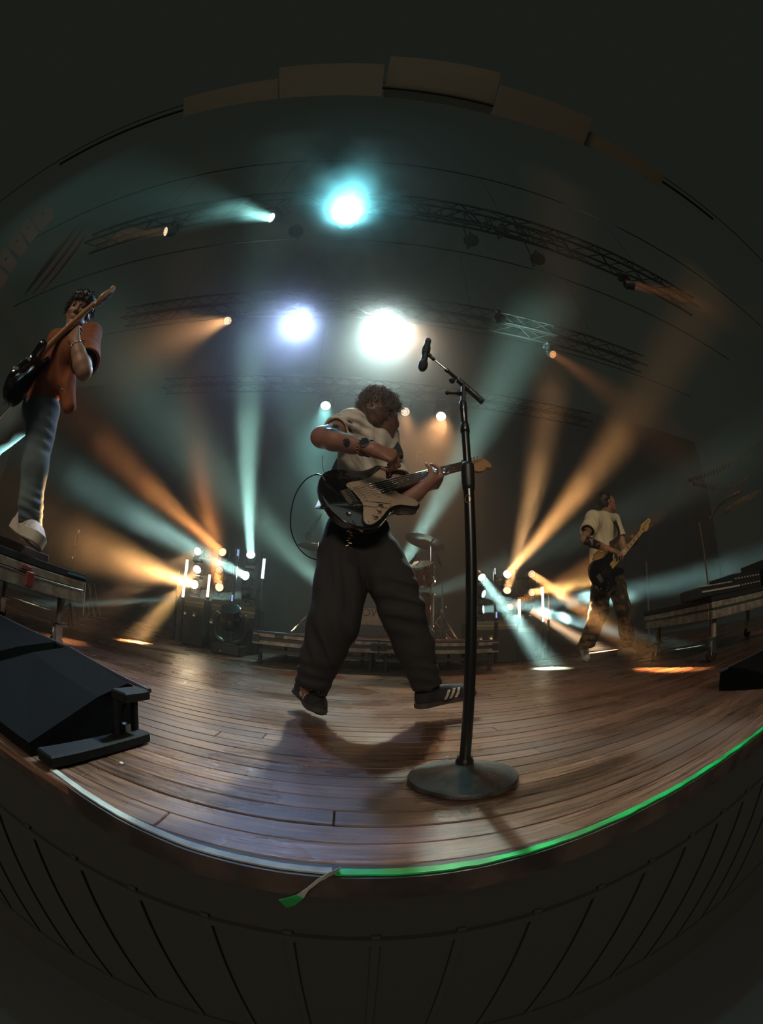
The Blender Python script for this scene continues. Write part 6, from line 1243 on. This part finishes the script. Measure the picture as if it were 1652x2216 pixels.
# left background: boom stand with clips, aluminium trestle
sb_ = at(150, 1330, 3.0); t = empty('boom_stand', 'thin dark stand with small shiny clips behind the left platform', 'stand', (sb_[0], 3.0, 0)); z1 = at(171, 1145, 3.0)
MB().tube([(0, 0, .0), (z1[0] - sb_[0], 0, z1[2])], .008, 8).build('pole', black_metal, t, smooth='auto')
for px, py in ((171, 1150), (163, 1180), (157, 1208)): c = at(px, py, 3.0) - [sb_[0], 3.0, 0]; k = MB(); k.ball(c, (.012, .012, .024), 10); k.ball(c + [.015, 0, 0], (.01, .006, .014), 8); k.build('clip', M_('brass clip', (.8, .66, .4), .2, 1.), t, smooth='auto')
for k in range(3): a = k * 2.1; MB().tube([(0, 0, .25), (.22 * math.cos(a), .22 * math.sin(a), .012)], .007, 6).build('leg', black_metal, t, smooth='auto')
Yt = float(G(215, 1342)[1]); t = empty('trestle', 'aluminium A-frame trestle standing behind the left platform', 'trestle', tuple(G(205, 1340) * [1, 1, 0])); o0 = G(205, 1340) * [1, 1, 0]; tp_ = at(196, 1262, Yt) - o0
for (px, py) in ((206, 1338), (219, 1341)): MB().tube([G(px, py) - o0 + [0, 0, .02], at(px - 15, 1262, Yt) - o0], .016, 8).build('leg', aluminium, t, smooth='auto')
for (px, py) in ((166, 1330), (178, 1332)): MB().tube([G(px, py) - o0 + [0, .2, .02], at(px + 20, 1262, Yt) - o0], .016, 8).build('leg', aluminium, t, smooth='auto')
MB().tube([G(190, 1336) - o0 + [0, 0, .02], G(230, 1343) - o0 + [0, 0, .02]], .018, 8).build('foot', aluminium, t, smooth='auto')
# right background: thin pole with caster, leaning pipe
pp, pq = at(1513, 1130, 2.6), at(1532, 1256, 2.6); pf = np.array([pq[0], 2.6, 0]); o = MB().tube([pf - [0, 0, 0] + (0, 0, .0), pq, pp], .012, 8).build('pole', M_('tarnished pipe', (.20, .15, .10), .45, .8), None, smooth='auto'); tag(o, 'thin upright pipe behind the right platform', 'pole')
o = MB().tube([G(1405, 1400) * [1, 1, 0], at(1398, 1215, float(G(1405, 1400)[1]))], .02, 8).build('pole', M_('dark pipe', (.10, .09, .08), .5, .5), None, smooth='auto'); tag(o, 'dark upright pipe in the haze behind the bassist', 'pole')

# ------------------------------------------------------------------ overhead: pale acoustic panels across the proscenium
panel_m = M_('dusty beige fabric panel', (.24, .215, .155), .95, bump=(30, .002)); ZC = 6.6
PG = 'acoustic panels above the proscenium'
for k, (q4, lab) in enumerate([
    ([(397, 252), (398, 212), (603, 170), (603, 214)], 'plain beige panel, leftmost of the overhead row'),
    ([(605, 214), (605, 146), (833, 139), (826, 209)], 'beige panel above the big cyan lamp, left of the largest'),
    ([(830, 210), (846, 121), (1085, 158), (1062, 248)], 'largest beige panel just right of centre in the overhead row'),
    ([(1064, 248), (1084, 184), (1283, 256), (1263, 314)], 'beige panel with a dim glow, right of the largest'),
    ([(1264, 314), (1276, 284), (1438, 378), (1430, 405)], 'narrow beige panel, rightmost of the overhead row')]):
    z_ = ZC + (.12 if k == 2 else 0) - .05 * (k % 2); P4 = [G(px, py, z_) for px, py in q4]; c = np.mean(P4, 0); b = MB(); lo_ = [p - c for p in P4]; b.poly([[p + (0, 0, .0) for p in lo_], [p * .99 + (0, 0, .05) for p in lo_]]); o = b.build('acoustic_panel', panel_m); o.location = tuple(c); tag(o, lab, 'panel', PG)
o = MB().tube([(-6, .42, ZC + .085), (6, .42, ZC + .085)], .03, 10).build('pipe', M_('dull black truss pipe', (.035, .036, .035), .5), None, smooth='auto'); tag(o, 'long black pipe that the overhead beige panels hang from', 'pipe')
roof(.42, 8.8, ZC + .09, (-3.4, -1.9, -.55, .35, 1.6, 3.2), 'thin dark roof beam above the beige panels with its chains')
# hanging pipes and ladder frames between beam and first truss on the right
fm2 = truss_m
def hang_frame(label, pxs, z0, z1, grp):
    p = [at(*q, yA - .15) for q in pxs]; p = [np.array([q_[0], q_[1], min(q_[2], ZR + .0)]) for q_ in p]; c = p[0]; t = empty('hanging_frame', label, 'frame', tuple(c), grp)
    MB().tube([p[0] - c, p[-1] - c], .018, 8).build('bar', fm2, t, smooth='auto'); MB().tube([p[0] - c + (0, 0, .5), p[-1] - c + (0, 0, .5)], .018, 8).build('bar', fm2, t, smooth='auto')
    n = 7
    for k in range(n): q_ = p[0] + (p[-1] - p[0]) * k / (n - 1) - c; MB().tube([q_, q_ + (0, 0, .5)], .014, 6).build('rung', fm2, t, smooth='auto')
hang_frame('dark pipe frame overhead, right of the big cyan lamp', [(905, 458), (1060, 492)], 5.2, 5.7, 'overhead pipe frames'); hang_frame('dark pipe frame overhead, far right of the big cyan lamp', [(1070, 497), (1240, 560)], 5.2, 5.7, 'overhead pipe frames')
ULAB = ['round unlit lamp just right of the upper pipe frame', 'round unlit lamp below the right end of the front truss pipe frame', 'small unlit lamp between the pipe frames', 'unlit lamp hanging below the big cyan lamp, slightly left', 'unlit lamp left of the blue-white lamp on the middle truss', 'unlit lamp at the far right of the middle truss']
for k, (px, py) in enumerate([(1022, 520), (1168, 561), (1090, 500), (640, 500), (520, 690), (1085, 690)]):
    yy = yA if k < 4 else yB; c = at(px, py, yy); zt3 = ZR + .47; c = c if c[2] < zt3 - .15 else G(px, py, zt3 - .35); t = empty('unlit_lamp', ULAB[k], 'lamp', tuple(c), 'unlit lamps on the rig', frame((0, -.6, -1))); Fu = frame((0, -.6, -1))
    MB().lathe([(.05, -.2), (.09, -.16), (.10, 0), (.09, .002), (.001, -.01)], n=20, caps=False).build('housing', black_metal, t, smooth='auto'); MB().tube([(0, -.11, -.08), (0, -.14, -.2), (0, .0, -.30), (0, .14, -.2), (0, .11, -.08)], .01, 6).build('yoke', black_metal, t, smooth='auto'); MB().lathe([(.085, .0), (.001, .004)], n=20, caps=False).build('lens', M_('dark glass', (.03, .035, .035), .08), t, smooth='auto')
    a_ = c + Fu @ np.array([0, 0, -.30]); MB().tube([Fu.T @ (a_ - c), Fu.T @ (np.array([a_[0], yy + (.15 if a_[1] > yy else -.15), zt3]) - c)], .012, 8).build('hook_clamp', black_metal, t, smooth='auto')
# hanging line array at the far left
LAG = 'hanging loudspeakers at the far left'
grl = M_('dusty brown speaker grille', (.055, .038, .028), .8, bump=(260, .003)); quads = [[(63, 468), (90, 440), (118, 452), (118, 470), (86, 505)], [(38, 492), (63, 468), (86, 505), (65, 530)], [(12, 528), (38, 490), (62, 535), (46, 560)], [(-12, 565), (12, 530), (40, 570), (25, 594)], [(-40, 600), (-12, 565), (22, 600), (5, 625)]]
for k, q4 in enumerate(quads):
    Yk = 1.25 - .03 * k; c = at(*np.mean(q4, 0), Yk); t = empty('array_speaker', ['topmost', 'second from the top', 'third from the top', 'fourth from the top', 'lowest'][k] + ' box of the hanging loudspeaker column at the far left', 'loudspeaker', tuple(c), LAG)
    V = [at(px, py, Yk) - c for px, py in q4]; dpt = nz(c - EYE_P) * .45; g = MB(); g.poly([[v * .96 for v in V], [v * .96 + dpt for v in V]]); g.build('cabinet', matt_black, t); g = MB(); g.poly([[v * .92 - dpt * .02 for v in V], [v * .92 for v in V]]); g.build('grille', grl, t)
    m_ = np.mean(V, 0); cc = MB(); cc.box(m_ - dpt * .04, (.05, .05, .012), frame(dpt), bev=.004); cc.build('badge', matt_black, t)
# folded house curtain left, carved plaster on the right wall
cur = MB()
for k in range(3):
    a, b_ = at(52 + 17 * k, 640 - 2 * k, 1.9), at(170 + 9 * k, 484 + 10 * k, 2.0); cur.tube(spline([a, a * .7 + b_ * .3 + (0, .03, 0), a * .3 + b_ * .7 + (0, .03, 0), b_], 3), [.004, .02, .035, .045, .05, .05, .045, .035, .02, .004], 10)
o = cur.build('curtain', M_('dark brown velvet', (.05, .02, .016), .95), None, smooth='auto'); tag(o, 'gathered dark brown velvet curtain hanging high on the left', 'curtain')
orn = empty('wall_ornament', 'carved plaster fan ornament on the dark right side wall', 'ornament', tuple(at(1600, 1060, 2.0))); oc = at(1600, 1060, 2.0); om = M_('brown plaster', (.10, .072, .05), .9)
for arc_i, (a0, a1, a2, ln) in enumerate([((1490, 1035), (1570, 1005), (1655, 945), 20), ((1500, 1040), (1580, 1050), (1660, 995), 22), ((1570, 1100), (1610, 1075), (1660, 1050), 26), ((1535, 1120), (1560, 1085), (1600, 1062), 16)]):
    b = MB(); P3 = [np.array((*a0, 0.)), np.array((*a1, 0.)), np.array((*a2, 0.))]; cv = spline(P3, 14)
    for q_ in cv[::1]: p, p2 = at(q_[0], q_[1], 2.0) - oc, at(q_[0] + 2, q_[1] + ln * .55, 2.0) - oc; b.tube([p, (p + p2) / 2 + (-.01, -.01, 0), p2], [.004, .009, .003], 5)
    o = b.build('carved_ribs', om, orn, smooth='auto'); o['kind'] = 'stuff'
bk = MB(); V = [] and [at(px, py, 2.06) - oc for px, py in ((1480, 1050), (1560, 960), (1665, 900), (1665, 1130), (1560, 1170))]; 
# small white capsule on the boards
cp = G(263, 1654); o = MB().ball((0, 0, 0), (.006, .0035, .0035), 10).build('guitar_pick', M_('white plastic', (.8, .8, .8), .3), None, smooth=True); o.location = (cp[0], cp[1], .0025); tag(o, 'tiny white pick lying on the boards at the left', 'guitar pick')
